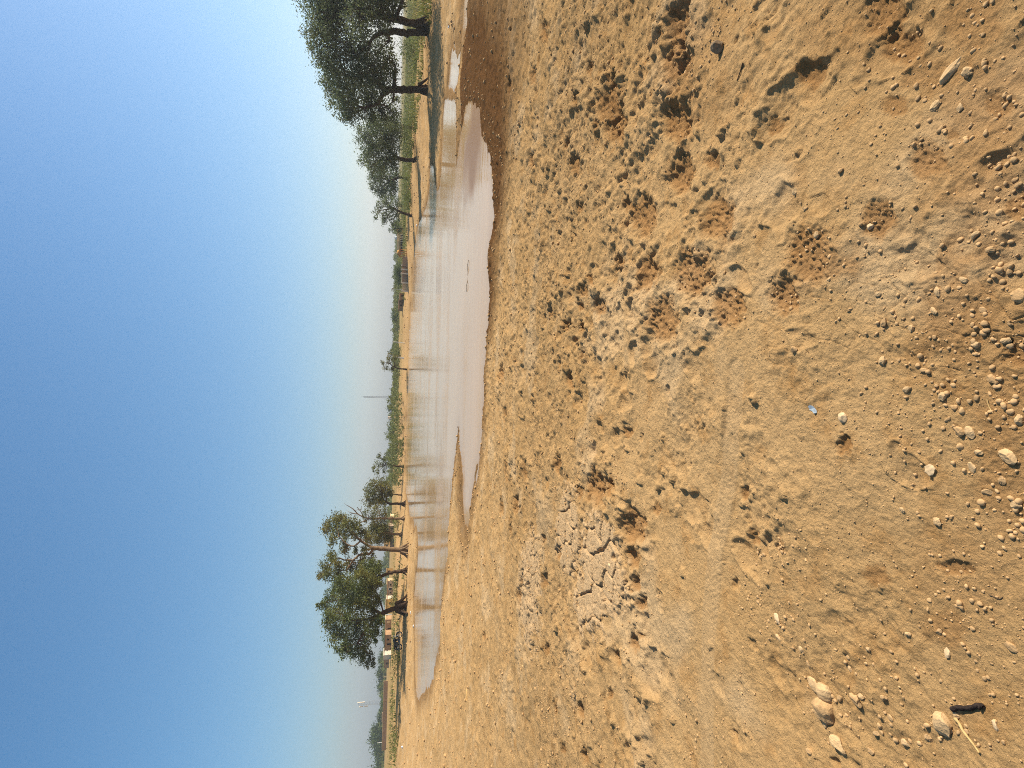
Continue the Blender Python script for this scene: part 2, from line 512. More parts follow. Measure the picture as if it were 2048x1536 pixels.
# soft hoof trampling, denser to the right
for w, amp, sd, thr in ((0.26, 0.032, 45, 0.45), (0.17, 0.018, 46, 0.4)):
    f1, f2, cid = worley((Xf + 0.05 * perlin(Xf / 0.2, Yf / 0.2, sd)) / w, (Yf + 0.05 * perlin(Xf / 0.2, Yf / 0.2, sd + 9)) / (w * 1.3), sd)
    on = cid > 1 - thr * (0.15 + 0.85 * np.maximum(rightness, 0.12)) * (0.5 + 0.5 * sstep(1.5, 4, rf))
    q = f1 + 0.16 * perlin(Xf / (0.3 * w), Yf / (0.3 * w), sd + 3)
    fade = sstep(1.5, 2.8, 0.5 * w / Sf)
    det += fade * np.where(on, -amp * (0.55 + 0.45 * sstep(2, 5, rf)) * (0.3 + 0.7 * cid) * sstep(0.46, 0.12, q) + 0.28 * amp * sstep(0.34, 0.44, q) * sstep(0.6, 0.46, q), 0)
# drying cracks everywhere faint, in the clay patch strong
clay = np.zeros(Xf.shape); red = np.zeros(Xf.shape); pale = np.zeros(Xf.shape)

def blob(px, py, rpx, rpy=None):
    """(world centre, elliptical mask distance) of a patch of ground seen at a pixel"""
    rpy = rpy or rpx
    c = ground_px(px, py); a = ground_px(px + rpx, py); b = ground_px(px, py + rpy)
    va, vb = a[:2] - c[:2], b[:2] - c[:2]
    Minv = np.linalg.inv(np.array([va, vb]).T)
    dx, dy = Xf - c[0], Yf - c[1]
    u = Minv[0, 0] * dx + Minv[0, 1] * dy
    v = Minv[1, 0] * dx + Minv[1, 1] * dy
    return c, np.hypot(u, v), float(np.linalg.norm(vb))

wob = 0.35 * perlin(Xf / 0.07, Yf / 0.07, 61) + 0.3 * perlin(Xf / 0.2, Yf / 0.2, 62)
for px, py, a, b in ((1195, 1105, 42, 90), (1225, 1165, 30, 70), (1180, 1200, 40, 70), (1135, 1060, 26, 90), (1060, 1180, 25, 120)):
    c, q, _ = blob(px, py, a, b)
    clay = np.maximum(clay, sstep(1.1, 0.75, q + wob))
w = 0.27
wx, wy = Xf + 0.02 * perlin(Xf / 0.12, Yf / 0.12, 71), Yf + 0.02 * perlin(Xf / 0.12, Yf / 0.12, 72)
f1, f2, cid = worley(wx / w, wy / w, 55)
crack = sstep(0.085, 0.035, f2 - f1)
g1, g2, cid2 = worley(wx / 0.11, wy / 0.11, 56)
crack2 = sstep(0.09, 0.03, g2 - g1) * (cid > 0.45)
det = det * (1 - 0.88 * clay)
det += clay * (0.012 + 0.012 * cid - 0.040 * crack - 0.010 * crack2)
det -= (1 - clay) * 0.004 * sstep(0.05, 0.01, g2 - g1) * sstep(0.1, 0.5, perlin(Xf / 0.8, Yf / 0.8, 57))

# hoof prints, holes and heaps seen in the picture:  x, y, rx, ry, depth(+)/height(-) as a share of width
PITS = [(1463,614,24,28,.42),(1574,590,22,30,.55),(1624,511,34,40,.22),(1391,545,30,34,.35),(1758,30,32,34,.5),(1788,89,34,26,.5),
 (1616,145,20,22,.35),(1784,211,20,16,.3),(1982,205,26,20,.3),(1854,323,28,30,.25),(1897,267,14,14,.3),(1755,439,26,28,.3),
 (1547,251,14,20,.4),(1428,320,16,20,.4),(2032,416,24,24,.4),(1896,1136,30,13,.6),(1686,890,16,22,.65),(1484,986,11,14,.6),
 (2032,708,22,22,.5),(1186,560,9,14,.7),(1137,651,11,14,.8),(1166,654,6,14,.8),(1162,611,6,13,.7),(1170,581,9,16,.4),(1197,611,14,22,.4),
 (1235,524,13,20,.45),(1292,546,20,26,.4),(1280,431,20,30,.35),(1250,406,10,18,.45),(1165,414,8,14,.4),(1003,746,6,18,.7),(1167,714,5,10,.5),
 (1107,625,5,9,.6),(1140,756,8,20,.5),(1192,973,18,30,.55),(1225,973,11,22,.6),(1257,865,9,12,.6),(1265,1053,18,26,.55),(1265,1113,16,26,.5),
 (1310,1018,9,12,.5),(1157,983,7,14,.6),(1117,928,9,18,.5),(1270,1165,9,18,.6),(1280,1207,10,18,.6),(1272,1284,12,20,.6),(1237,1315,9,18,.6),
 (1225,1387,6,12,.6),(1095,1297,5,16,.5),(1117,1415,6,20,.5),(1170,1417,6,22,.5),(1180,1507,6,18,.5),(1132,1495,6,14,.5),(969,1271,3,10,.6),
 (1047,1162,8,20,.6),(1040,1192,7,20,.6),(1092,1160,8,16,.5),(1086,1078,6,12,.6),(1024,1060,5,16,.6),(1117,1103,8,16,.5),
 (1222,212,20,34,.5),(1235,250,18,30,.5),(1357,125,24,40,.5),(1352,237,22,34,.5),(1362,45,20,36,.5),(1327,65,7,12,.6),(1227,160,14,22,.5),
 (1175,135,8,16,.5),(1155,197,9,16,.5),(1132,287,8,12,.6),(1200,250,6,12,.6),(1360,345,22,30,.45),(1065,320,7,18,.5),(1070,150,7,20,.5),
 (1501,1072,12,18,.4),(1556,1095,10,14,.3),(1739,1153,20,16,.25),(1330,640,26,34,.2),(1440,440,26,34,.25),(1150,330,12,22,.3),(1090,60,8,26,.5),
 (1010,300,4,20,.6),(1020,170,5,22,.5),(1035,1008,6,22,.5),(1000,1013,4,18,.5),(1010,830,5,20,.5),(1015,940,6,22,.4),(1050,940,7,22,.4)]
for (px, py, a, b, dep) in PITS:
    if a >= 18: a, b = a * 1.3, b * 1.3
    c, q, wd = blob(px, py, a, b)
    m = q < 2.0
    if not m.any(): continue
    wd = min(wd, 0.15)
    xs, ys = Xf[m], Yf[m]
    ls = max(wd * 0.8, 0.03)
    big_ = a >= 18
    qn = q[m] * (0.85 if big_ else 0.95) + (0.25 if big_ else 0.42) * perlin(xs / ls + px, ys / ls + py, 66) + (0.13 if big_ else 0.25) * perlin(xs / (0.4 * ls), ys / (0.4 * ls), 67)
    prof = -dep * wd * (0.62 + 0.3 * min(1, max(0, np.linalg.norm(c[:2]) - 2.0) / 2)) * sstep(1.08, 0.35, qn) + 0.10 * wd * sstep(0.9, 1.15, qn) * sstep(1.7, 1.2, qn) * (0.5 + perlin(xs / ls, ys / ls, 68))
    k1, k2, kc = worley(xs / (0.24 * ls) , ys / (0.24 * ls), 63)
    crumbs = 0.16 * wd * np.clip(1 - 1.7 * k1, 0, 1) * (kc > 0.35) * kc * sstep(1.35, 0.7, qn) * sstep(1.2, 2.4, 0.24 * ls / Sf[m])
    det[m] += prof + crumbs
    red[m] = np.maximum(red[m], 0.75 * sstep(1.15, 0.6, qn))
HEAPS = [(1215,925,16,30,.5),(1160,940,14,26,.4),(1240,1000,12,22,.45),(1250,1035,14,26,.45),(1255,1090,13,24,.5),(1262,1190,10,26,.5),(1265,1250,10,24,.5),
 (1215,1300,10,24,.4),(1055,1165,10,28,.5),(1060,1215,8,24,.5),(1066,1270,7,24,.5),(1020,935,8,26,.4),(1058,930,8,26,.4),(1212,230,12,26,.5),(1240,235,10,24,.5),
 (1368,140,14,28,.5),(1365,215,14,28,.5),(1205,165,10,20,.4),(1180,1240,16,30,.3),(1140,985,9,24,.4),(1000,770,5,30,.5),(1000,560,6,30,.4),(1012,660,5,26,.4)]
for (px, py, a, b, hg) in HEAPS:
    c, q, wd = blob(px, py, a, b)
    m = q < 1.8
    wd = min(wd, 0.3)
    qn = q[m] + 0.9 * wob[m]
    ff1, ff2, cc = worley(Xf[m] / (0.35 * wd), Yf[m] / (0.35 * wd), 64)
    det[m] += hg * wd * 0.6 * sstep(1.05, 0.55, qn) * (0.35 + 0.65 * np.clip(1.3 - 1.5 * ff1, 0, 1) * (0.4 + 0.6 * cc))
# rough reddish crumble zones
for px, py, a, b in ((1950, 60, 90, 90), (1985, 260, 60, 60), (1920, 640, 120, 160), (1990, 880, 70, 120), (1650, 520, 70, 60), (1840, 150, 60, 50), (1870, 1250, 60, 50), (1370, 160, 30, 160)):
    c, q, _ = blob(px, py, a, b)
    z = sstep(1.15, 0.5, q + 1.2 * wob)
    red = np.maximum(red, 0.55 * z)
    ff1, ff2, cc = worley(Xf / 0.022, Yf / 0.022, 65)
    det += z * 0.006 * np.clip(1 - 1.6 * ff1, 0, 1) * cc * sstep(1.5, 3, 0.022 / Sf)
for px, py, a, b, am in ((1970, 250, 150, 330, .5), (2010, 800, 110, 380, .5), (1700, 60, 200, 90, .35), (1400, 130, 120, 160, .3), (1900, 1150, 150, 130, .3)):
    c, q, _ = blob(px, py, a, b)
    red = np.maximum(red, am * sstep(1.25, 0.3, q + 0.8 * wob))
# random small hoof marks over the near bank
for cnt in range(260):
    r_ = math.exp(RS.uniform(math.log(2.2), math.log(18))); t_ = RS.uniform(-0.95, 0.95)
    cx, cy = r_ * math.sin(t_), r_ * math.cos(t_)
    wd = RS.uniform(0.010, 0.032) * (1 + 0.14 * r_)
    asp, rot_ = RS.uniform(0.5, 1.0), RS.uniform(0, 3.14)
    s_ = -1 if RS.rand() < 0.4 else 1
    am = RS.uniform(0.3, 0.7) if s_ > 0 else RS.uniform(0.3, 0.6)
    m = (np.abs(Xf - cx) < 2.2 * wd) & (np.abs(Yf - cy) < 2.2 * wd)
    if not m.any(): continue
    dx, dy = Xf[m] - cx, Yf[m] - cy
    u_, v_ = (dx * math.cos(rot_) + dy * math.sin(rot_)) / wd, (-dx * math.sin(rot_) + dy * math.cos(rot_)) / (wd * asp)
    qn = np.hypot(u_, v_) + 0.45 * perlin(Xf[m] / (0.7 * wd), Yf[m] / (0.7 * wd), 69)
    det[m] += s_ * am * wd * sstep(1.0, 0.5, qn)
# tyre track: a pressed strip with chevron lugs
def track(pxs, width, lug, amp):
    P = np.array([ground_px(*p)[:2] for p in pxs])
    best = np.full(Xf.shape, 9.0); ss = np.zeros(Xf.shape); lt = np.zeros(Xf.shape); s0 = 0
    for a, b in zip(P[:-1], P[1:]):
        e = b - a; L = np.linalg.norm(e); e = e / L
        t = np.clip((Xf - a[0]) * e[0] + (Yf - a[1]) * e[1], 0, L)
        dx, dy = Xf - a[0] - t * e[0], Yf - a[1] - t * e[1]
        dd = np.hypot(dx, dy); mm = dd < best
        best = np.where(mm, dd, best); ss = np.where(mm, s0 + t, ss); lt = np.where(mm, dx * e[1] - dy * e[0], lt)
        s0 += L
    k = sstep(width, width * 0.75, best)
    return k, amp * k * np.sin((ss + np.abs(lt) * 0.8) * 2 * math.pi / lug)
for pts, wdt in (([(1478, 745), (1468, 850), (1448, 980), (1425, 1100), (1415, 1250), (1410, 1400), (1412, 1560)], 0.085),):
    k, lg = track(pts, wdt, 0.04, 0.0017)
    kk = k * np.clip(0.75 + 0.9 * perlin(Xf / 0.35, Yf / 0.35, 83), 0, 1)
    det = det * (1 - 0.6 * kk) - 0.005 * kk + lg * np.clip(0.4 + 1.3 * perlin(Xf / 0.25, Yf / 0.25, 84), 0, 1)
    pale = np.maximum(pale, 0.35 * k)
    red *= (1 - k)
pale = np.maximum(pale, 0.8 * sstep(0.1, 0.7, perlin(Xf / 1.3, Yf / 1.3, 81) + 0.5 * perlin(Xf / 0.3, Yf / 0.3, 82)))
det *= land
H[front] += det
# low bunds and humps beyond the pond
hump = 0.35 * np.clip(perlin(X / 14, Y / 9, 101), -0.3, 1) * sstep(1.0, 6, DS) * sstep(28, 45, RR)
hump += 0.12 * perlin(X / 2.5, Y / 2.0, 102) * sstep(0.5, 3, DS) * sstep(20, 30, RR) * sstep(150, 90, RR)
H += np.where(RR < 200, hump, 0)

attrs = {k: np.zeros(X.shape) for k in ('wet', 'clay', 'red', 'pale', 'grass', 'far')}
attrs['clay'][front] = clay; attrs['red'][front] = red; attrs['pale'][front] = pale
nz = perlin(X / 0.8, Y / 0.8, 111) * 0.5 + perlin(X / 0.2, Y / 0.2, 112) * 0.4
nearside = (Y < 26)
wband = np.where(nearside, 1.5 + 3.9 * sstep(-1, 8, X), 1.3)
attrs['wet'] = np.clip(1.15 + 0.35 * sstep(4, 9, X) * (Y < 30) - (np.maximum(DS, 0) + 0.5 * nz) / wband, 0, 1) * np.where(nearside, 0.72 + 0.28 * sstep(-4, 3, X), 0.6)
az = np.degrees(TH)
attrs['grass'] = sstep(30, 50, RR) * sstep(12, 20, DS) * (sstep(8, 20, az) * 0.95 + 0.5 * sstep(70, 110, RR))
attrs['far'] = 0.2 + 0.7 * sstep(1.8, 8, RR)
idx_l = np.clip(DS, 0, 1)

verts = np.stack([X, Y, H], -1).reshape(-1, 3).astype(np.float32)
ii = (np.arange(NR - 1)[:, None] * NT + np.arange(NT)[None, :]).ravel()
i2 = (np.arange(NR - 1)[:, None] * NT + (np.arange(NT)[None, :] + 1) % NT).ravel()
quads = np.stack([ii, ii + NT, i2 + NT, i2], -1).astype(np.int32)
inner = np.arange(NT)
me = bpy.data.meshes.new('ground')
me.vertices.add(len(verts)); me.vertices.foreach_set('co', verts.ravel())
nq = len(quads)
tot = nq * 4 + NT
me.loops.add(tot)
me.loops.foreach_set('vertex_index', np.concatenate([quads.ravel(), inner.astype(np.int32)]))
me.polygons.add(nq + 1)
me.polygons.foreach_set('loop_start', np.arange(0, nq * 4 + 1, 4, dtype=np.int32))
me.polygons.foreach_set('loop_total', np.concatenate([np.full(nq, 4), [NT]]).astype(np.int32))
me.polygons.foreach_set('use_smooth', np.ones(nq + 1, bool))
me.update(calc_edges=True)
for k, v in attrs.items():
    a = me.attributes.new(k, 'FLOAT', 'POINT')
    a.data.foreach_set('value', v.ravel().astype(np.float32))
ground = link_mesh('ground', me, M['ground'])
tag(ground, 'dry cracked brown earth with hoof prints around the pond', 'ground', kind='structure')

def z_at(x, y):
    r_ = math.hypot(x, y); t_ = math.atan2(x, y)
    i = min(max(np.searchsorted(rr, r_) - 1, 0), NR - 2)
    j = min(max(np.searchsorted(th, t_) - 1, 0), NT - 2)
    a = (r_ - rr[i]) / (rr[i + 1] - rr[i]); b = (t_ - th[j]) / (th[j + 1] - th[j])
    return float((H[i, j] * (1 - b) + H[i, j + 1] * b) * (1 - a) + (H[i + 1, j] * (1 - b) + H[i + 1, j + 1] * b) * a)

def on_ground(px, py):
    p = ground_px(px, py)
    return np.array([p[0], p[1], z_at(p[0], p[1])])

# ---------------------------------------------------------------- water
allp = np.concatenate(POLYS)
x0, y0 = allp.min(0) - 1.5; x1, y1 = allp.max(0) + 1.5
gx = np.linspace(x0, x1, 220); gy = np.linspace(y0, y1, 260)
GX, GY = np.meshgrid(gx, gy)
dW = sdist(GX.ravel(), GY.ravel())
keep = (dW < 0.9).reshape(GX.shape)
vid = -np.ones(GX.shape, int)
cellk = keep[:-1, :-1] | keep[1:, :-1] | keep[:-1, 1:] | keep[1:, 1:]
used = np.zeros(GX.shape, bool)
used[:-1, :-1] |= cellk; used[1:, :-1] |= cellk; used[:-1, 1:] |= cellk; used[1:, 1:] |= cellk
vid[used] = np.arange(used.sum())
wv = np.stack([GX[used], GY[used], np.zeros(used.sum())], -1)
ci, cj = np.nonzero(cellk)
wf = np.stack([vid[ci, cj], vid[ci, cj + 1], vid[ci + 1, cj + 1], vid[ci + 1, cj]], -1)
wme = bpy.data.meshes.new('pond_water')
wme.from_pydata(wv.tolist(), [], wf.tolist())
a = wme.attributes.new('shallow', 'FLOAT', 'POINT')
sp = at_z(945, 298)
shal = np.clip(1 - np.maximum(-dW, 0) / 1.0, 0, 1).reshape(GX.shape) * 0.3
shal = np.maximum(shal, sstep(3.4, 1.2, np.hypot(GX - sp[0], (GY - sp[1]) * 0.9) + 0.8 * perlin(GX / 1.5, GY / 1.5, 5)))
a.data.foreach_set('value', shal[used].astype(np.float32))
wme.update()
water = link_mesh('water', wme, M['water'])
tag(water, 'shallow muddy pond reflecting the pale sky', 'water', kind='structure')

# ---------------------------------------------------------------- trees
def leaves(centres, sig, n_each, size, flat=0.75, droop=0.25, aspect=0.38):
    """loose leaf sprays: (n*4,3) vertices round the clump centres"""
    c = np.repeat(centres, n_each, 0)
    s = np.repeat(sig, n_each)
    off = RS.normal(size=c.shape) * s[:, None]
    off[:, 2] *= flat
    p = c + off
    n = len(p)
    out = off / (np.linalg.norm(off, axis=1, keepdims=True) + 1e-6)
    d = out + RS.normal(size=(n, 3)) * 0.7
    d[:, 2] -= droop
    d /= np.linalg.norm(d, axis=1, keepdims=True)
    q = RS.normal(size=(n, 3))
    sd = np.cross(d, q); sd /= np.linalg.norm(sd, axis=1, keepdims=True) + 1e-6
    L = size * RS.uniform(0.6, 1.4, n)[:, None]
    W = L * aspect
    V = np.empty((n, 4, 3))
    V[:, 0] = p - d * L * 0.5
    V[:, 1] = p + sd * W * 0.5
    V[:, 2] = p + d * L * 0.5
    V[:, 3] = p - sd * W * 0.5
    return V.reshape(-1, 3)

def smooth_path(pts, n):
    pts = np.asarray(pts, float)
    if len(pts) == 2:
        t = np.linspace(0, 1, n)[:, None]
        return pts[0] * (1 - t) + pts[1] * t
    t = np.linspace(0, len(pts) - 1, n)
    i = np.clip(t.astype(int), 0, len(pts) - 2); f = (t - i)[:, None]
    P = np.vstack([2 * pts[0] - pts[1], pts, 2 * pts[-1] - pts[-2]])
    p0, p1, p2, p3 = P[i], P[i + 1], P[i + 2], P[i + 3]
    return 0.5 * ((2 * p1) + (-p0 + p2) * f + (2 * p0 - 5 * p1 + 4 * p2 - p3) * f ** 2 + (-p0 + 3 * p1 - 3 * p2 + p3) * f ** 3)

def tree(label, base, stems, lobes, leafm='leaf', barkm='bark', dens=1.0, lsize=3.6, roots=0, dist=None, group=None,
         name='tree', bare=(), depth=0.5, clump=0.34, twigs=True):
    """stems: paths of (x, y, width) in picture pixels from the ground up; lobes: (x, y, radius)"""
    if dist is None:
        P0 = on_ground(*base)
    else:
        d = ray(*base); d = d / np.hypot(d[0], d[1]); P0 = CAM + d * dist
        P0[2] = z_at(P0[0], P0[1])
    Dg = math.hypot(P0[0], P0[1])
    nrm = np.array([P0[0], P0[1], 0]) / Dg
    sc = Dg / math.cos(math.atan2(P0[0], P0[1])) / F * 0.985
    def w(x, y, off=0.0):
        d = ray(x, y)
        t = (Dg + off) / (d @ nrm)
        p = CAM + d * t
        return p
    root = empty(name, P0)
    tag(root, label, 'tree', group)
    tb = MB()
    nodes = []
    for st in stems:
        path = np.array([w(x, y) for x, y, _ in st])
        if st is stems[0] or abs(st[0][0] - base[0]) < 8:
            path[0, 2] = min(path[0, 2], P0[2] - 0.1)
        n = 5 * len(st)
        sm = smooth_path(path, n)
        rad = np.interp(np.linspace(0, len(st) - 1, n), range(len(st)), [q[2] * sc * 0.42 for q in st])
        sm[2:] += RS.normal(size=sm[2:].shape) * (rad[2:, None] * 0.12)
        tb.tube(sm - P0, rad, 9, jit=0.25)
        for p_, r_ in zip(sm[n // 2:], rad[n // 2:]): nodes.append((p_, r_))
    for k in range(roots):
        a = 2 * math.pi * (k + RS.rand() * 0.6) / roots
        r_ = stems[0][0][2] * sc * 0.5
        L = r_ * RS.uniform(1.6, 2.5)
        zg = -0.12
        pts = [(0.5 * r_ * math.cos(a), 0.5 * r_ * math.sin(a), r_ * 1.7), (1.15 * r_ * math.cos(a), 1.15 * r_ * math.sin(a), r_ * 0.7),
               (L * math.cos(a + 0.2), L * math.sin(a + 0.2), zg)]
        tb.tube(smooth_path(pts, 8), np.linspace(r_ * 0.36, r_ * 0.13, 8), 6, jit=0.3)
    npos = np.array([q[0] for q in nodes]); nrad = np.array([q[1] for q in nodes])
    width = max(l[1] for l in lobes) - min(l[1] for l in lobes) + 2 * np.mean([l[2] for l in lobes])
    CEN, SIG = [], []
    for (lx, ly, lr) in lobes:
        R = lr * sc
        off = RS.uniform(-1, 1) * depth * width * sc * 0.5
        cpt = w(lx, ly, off)
        j = np.argmin(np.linalg.norm(npos - cpt, axis=1) + 0.3 * np.maximum(npos[:, 2] - cpt[2], 0))
        s0 = npos[j]; L = np.linalg.norm(cpt - s0)
        mid = s0 * 0.45 + cpt * 0.55 + RS.normal(size=3) * L * 0.10; mid[2] -= 0.06 * L
        path = smooth_path([s0, mid, cpt], 8)
        rb = min(nrad[j] * 0.6, 0.05 * L + 0.03)
        tb.tube(path - P0, np.linspace(rb, rb * 0.35, 8), 6, cap=False, jit=0.2)
        nc = max(5, int(11 * dens * (lr / 14.0) ** 2 * 1.6))
        v = RS.normal(size=(nc, 3)); v /= np.linalg.norm(v, axis=1, keepdims=True)
        v *= RS.uniform(0.25, 1.0, nc)[:, None] ** 0.6
        cc = cpt + v * R * np.array([1.05, 1.05, 0.92])
        CEN.append(cc); SIG.append(R * clump * RS.uniform(0.6, 1.25, nc) * min(1, 14.0 / lr + 0.25))
        if twigs:
            for q in cc[::2]:
                a_ = path[RS.randint(3, 8)]
                m_ = 0.5 * (a_ + q) + RS.normal(size=3) * 0.12 * np.linalg.norm(q - a_)
                tb.tube(smooth_path([a_, m_, q], 5) - P0, np.linspace(rb * 0.33, 0.008, 5), 4, cap=False)
    for path_px in bare:
        path = np.array([w(x, y) for x, y, _ in path_px])
        sm = smooth_path(path, 4 * len(path))
        rad = np.interp(np.linspace(0, len(path) - 1, len(sm)), range(len(path)), [q[2] * sc * 0.5 for q in path_px])
        tb.tube(sm - P0, rad, 6, jit=0.2)
        for q in range(len(sm) // 2, len(sm), 2):
            e = sm[q] + RS.normal(size=3) * np.array([1, 1, 0.6]) * 5.5 * sc + np.array([0, 0, 3.0 * sc])
            tb.tube(smooth_path([sm[q], 0.5 * (sm[q] + e) + RS.normal(size=3) * 1.2 * sc, e], 4) - P0, np.linspace(0.9 * sc * 0.5, 0.25 * sc * 0.5, 4), 4, cap=False)
    tb.build('trunk', M[barkm], root, smooth=True)
    CEN = np.concatenate(CEN); SIG = np.concatenate(SIG)
    ne = max(8, int(30))
    V = leaves(CEN, SIG, ne, lsize * sc)
    quads_mesh('crown', V - P0, M[leafm], root)
    return root

RB = 'trees on the right bank'
tree('large dark tree with two crooked stems from one base, cut off by the picture edge', (859, 55),
     [[(860, 55, 17), (845, 50, 12), (822, 46, 10), (785, 37, 10), (745, 27, 8), (712, 8, 6)],
      [(857, 60, 14), (835, 65, 10), (810, 65, 10), (772, 64, 8), (750, 72, 6), (740, 84, 4)]],
     [(650, 12, 32), (640, 45, 26), (632, 80, 18), (690, 15, 34), (655, 95, 22), (720, 35, 26), (685, 85, 22), (715, 92, 22), (735, 105, 20),
      (640, -50, 46), (700, -50, 50), (760, -20, 34), (760, 25, 26), (785, 10, 16), (775, 45, 14), (768, 92, 16), (745, -90, 46), (660, 55, 20), (785, -50, 24)],
     'leaf_dark', dens=0.9, clump=0.30, roots=5)
tree('dark tree with one straight trunk on the right bank, its crown leaning over the water', (857, 178),
     [[(857, 178, 15), (845, 178, 12), (822, 179, 12), (790, 179, 11), (775, 182, 10), (762, 190, 8)],
      [(776, 181, 8), (760, 172, 7), (745, 160, 6), (720, 150, 4)], [(764, 189, 7), (755, 207, 6), (730, 215, 4)]],
     [(655, 128, 18), (662, 155, 20), (680, 135, 24), (690, 170, 26), (715, 140, 22), (735, 135, 22), (760, 125, 20), (778, 120, 16), (785, 145, 14), (765, 155, 20),
      (720, 175, 24), (745, 195, 22), (685, 200, 22), (705, 215, 20), (730, 225, 20), (760, 220, 20), (780, 225, 16), (695, 232, 14), (672, 190, 16), (752, 165, 20), (785, 205, 12)],
     'leaf_dark', dens=0.9, clump=0.30, roots=5)
tree('third dark tree from the right edge, with thick low crown and short trunk', (834, 319),
     [[(834, 319, 10), (822, 320, 8), (810, 320, 8), (792, 315, 7), (778, 318, 6)], [(793, 315, 6), (778, 300, 5), (760, 285, 3)]],
     [(722, 268, 12), (735, 285, 18), (745, 262, 18), (762, 255, 20), (780, 250, 18), (758, 285, 20), (780, 278, 20), (745, 312, 18), (730, 318, 12), (768, 312, 20), (785, 305, 14),
      (760, 335, 16), (790, 262, 12), (788, 330, 12), (742, 335, 10)], 'leaf_dark', dens=1.25, clump=0.33, lsize=3.3)
tree('slender trunked dark tree fourth from the right edge', (817, 357),
     [[(817, 357, 6), (808, 356, 5), (798, 355, 5), (780, 362, 4)]],
     [(752, 352, 13), (765, 345, 12), (778, 355, 15), (760, 372, 15), (782, 375, 14), (742, 358, 8), (792, 345, 9), (770, 388, 12), (750, 382, 10), (792, 365, 9), (788, 388, 9)], 'leaf_dark', dens=1.25, clump=0.33, lsize=3.1)
tree('smallest dark tree at the left end of the right bank row, with leaning trunk', (825, 432),
     [[(825, 432, 7), (815, 429, 6), (804, 425, 5), (790, 418, 4)]],
     [(768, 402, 12), (758, 415, 10), (752, 428, 8), (778, 412, 13), (768, 428, 12), (785, 425, 13), (797, 415, 9), (795, 432, 9), (772, 442, 9), (787, 442, 9), (790, 402, 10)], 'leaf_dark', dens=0.9, clump=0.30, lsize=3.0)
tree('bright yellow green tree behind the smaller domed kiosk', (806, 457), [[(806, 457, 4), (798, 457, 3), (790, 456, 3)]],
     [(786, 452, 8), (784, 462, 6), (792, 460, 8), (796, 450, 8), (800, 462, 6), (790, 446, 6)], 'leaf_bright', dens=1.3, lsize=2.6, dist=128)
# left bank
tree('big round dark tree with thick leaning trunk beside the parked motorcycle', (813, 1213),
     [[(816, 1212, 20), (808, 1212, 14), (800, 1213, 11), (791, 1216, 9.5), (768, 1225, 9), (752, 1234, 8), (740, 1240, 6)],
      [(762, 1228, 6), (740, 1215, 5), (715, 1205, 4), (690, 1195, 3)], [(752, 1235, 6), (730, 1262, 4), (715, 1285, 3)], [(748, 1236, 5), (715, 1240, 4), (685, 1240, 3)]],
     [(682, 1172, 15), (700, 1165, 13), (662, 1190, 12), (690, 1195, 17), (718, 1178, 17), (738, 1190, 16), (652, 1212, 11), (675, 1222, 16), (712, 1212, 18), (742, 1218, 14),
      (658, 1242, 13), (688, 1250, 16), (718, 1248, 17), (745, 1255, 13), (668, 1272, 13), (698, 1280, 16), (728, 1280, 15), (752, 1275, 9), (690, 1302, 12), (714, 1306, 13),
      (735, 1312, 12), (742, 1325, 8), (678, 1296, 9), (755, 1200, 10), (722, 1152, 10), (745, 1170, 12), (758, 1240, 9), (640, 1208, 6)],
     'leaf', dens=1.7, roots=5, depth=0.9)
tree('slim leaning tree with exposed roots, between pale trunked tree and big round tree', (814, 1142),
     [[(815, 1141, 9), (806, 1142, 8), (797, 1143, 7), (784, 1145, 6.5), (757, 1154, 6), (742, 1158, 4)]],
     [(752, 1140, 10), (738, 1146, 11), (728, 1135, 9), (748, 1155, 12), (735, 1162, 12), (720, 1150, 10), (756, 1165, 9), (742, 1128, 8), (757, 1128, 6)], 'leaf', dens=2.2, roots=6, clump=0.42)
tree('tall open crowned tree with thick pale trunk and flaring roots', (816, 1100),
     [[(820, 1100, 15), (810, 1100, 12), (804, 1100, 10.5), (774, 1098, 9), (750, 1096, 9), (742, 1097, 8)],
      [(746, 1098, 6), (738, 1108, 5), (723, 1108, 5), (706, 1121, 4), (693, 1141, 3)], [(707, 1120, 3), (690, 1120, 3), (675, 1116, 2.5), (660, 1128, 2)],
      [(746, 1095, 6), (735, 1090, 5), (720, 1080, 5), (700, 1060, 4), (688, 1051, 3)], [(722, 1081, 4), (708, 1092, 3), (693, 1088, 3), (678, 1073, 2)]],
     [(668, 1042, 12), (655, 1055, 11), (684, 1040, 12), (676, 1060, 12), (694, 1052, 13), (708, 1048, 10), (664, 1082, 9), (686, 1078, 9), (705, 1070, 9), (690, 1100, 9), (662, 1112, 10),
      (648, 1135, 10), (640, 1150, 8), (658, 1148, 11), (676, 1140, 11), (672, 1122, 9), (695, 1130, 11), (712, 1135, 11), (680, 1158, 10), (725, 1122, 8), (722, 1060, 11), (735, 1078, 9), (730, 1098, 8), (712, 1100, 7), (742, 1112, 7)],
     'leaf_warm', 'bark_pale', dens=1.75, roots=7, clump=0.38)
tree('short tree with yellow green crown just behind the pale trunked tree', (807, 1069),
     [[(808, 1069, 7), (802, 1069, 6), (788, 1068, 5), (772, 1066, 4)]],
     [(752, 1052, 10), (742, 1062, 9), (757, 1066, 11), (770, 1058, 10), (748, 1078, 9), (764, 1080, 10), (774, 1072, 9), (736, 1074, 6)], 'leaf_warm', 'bark_pale', dens=2.2, roots=4, lsize=3.2, clump=0.42)
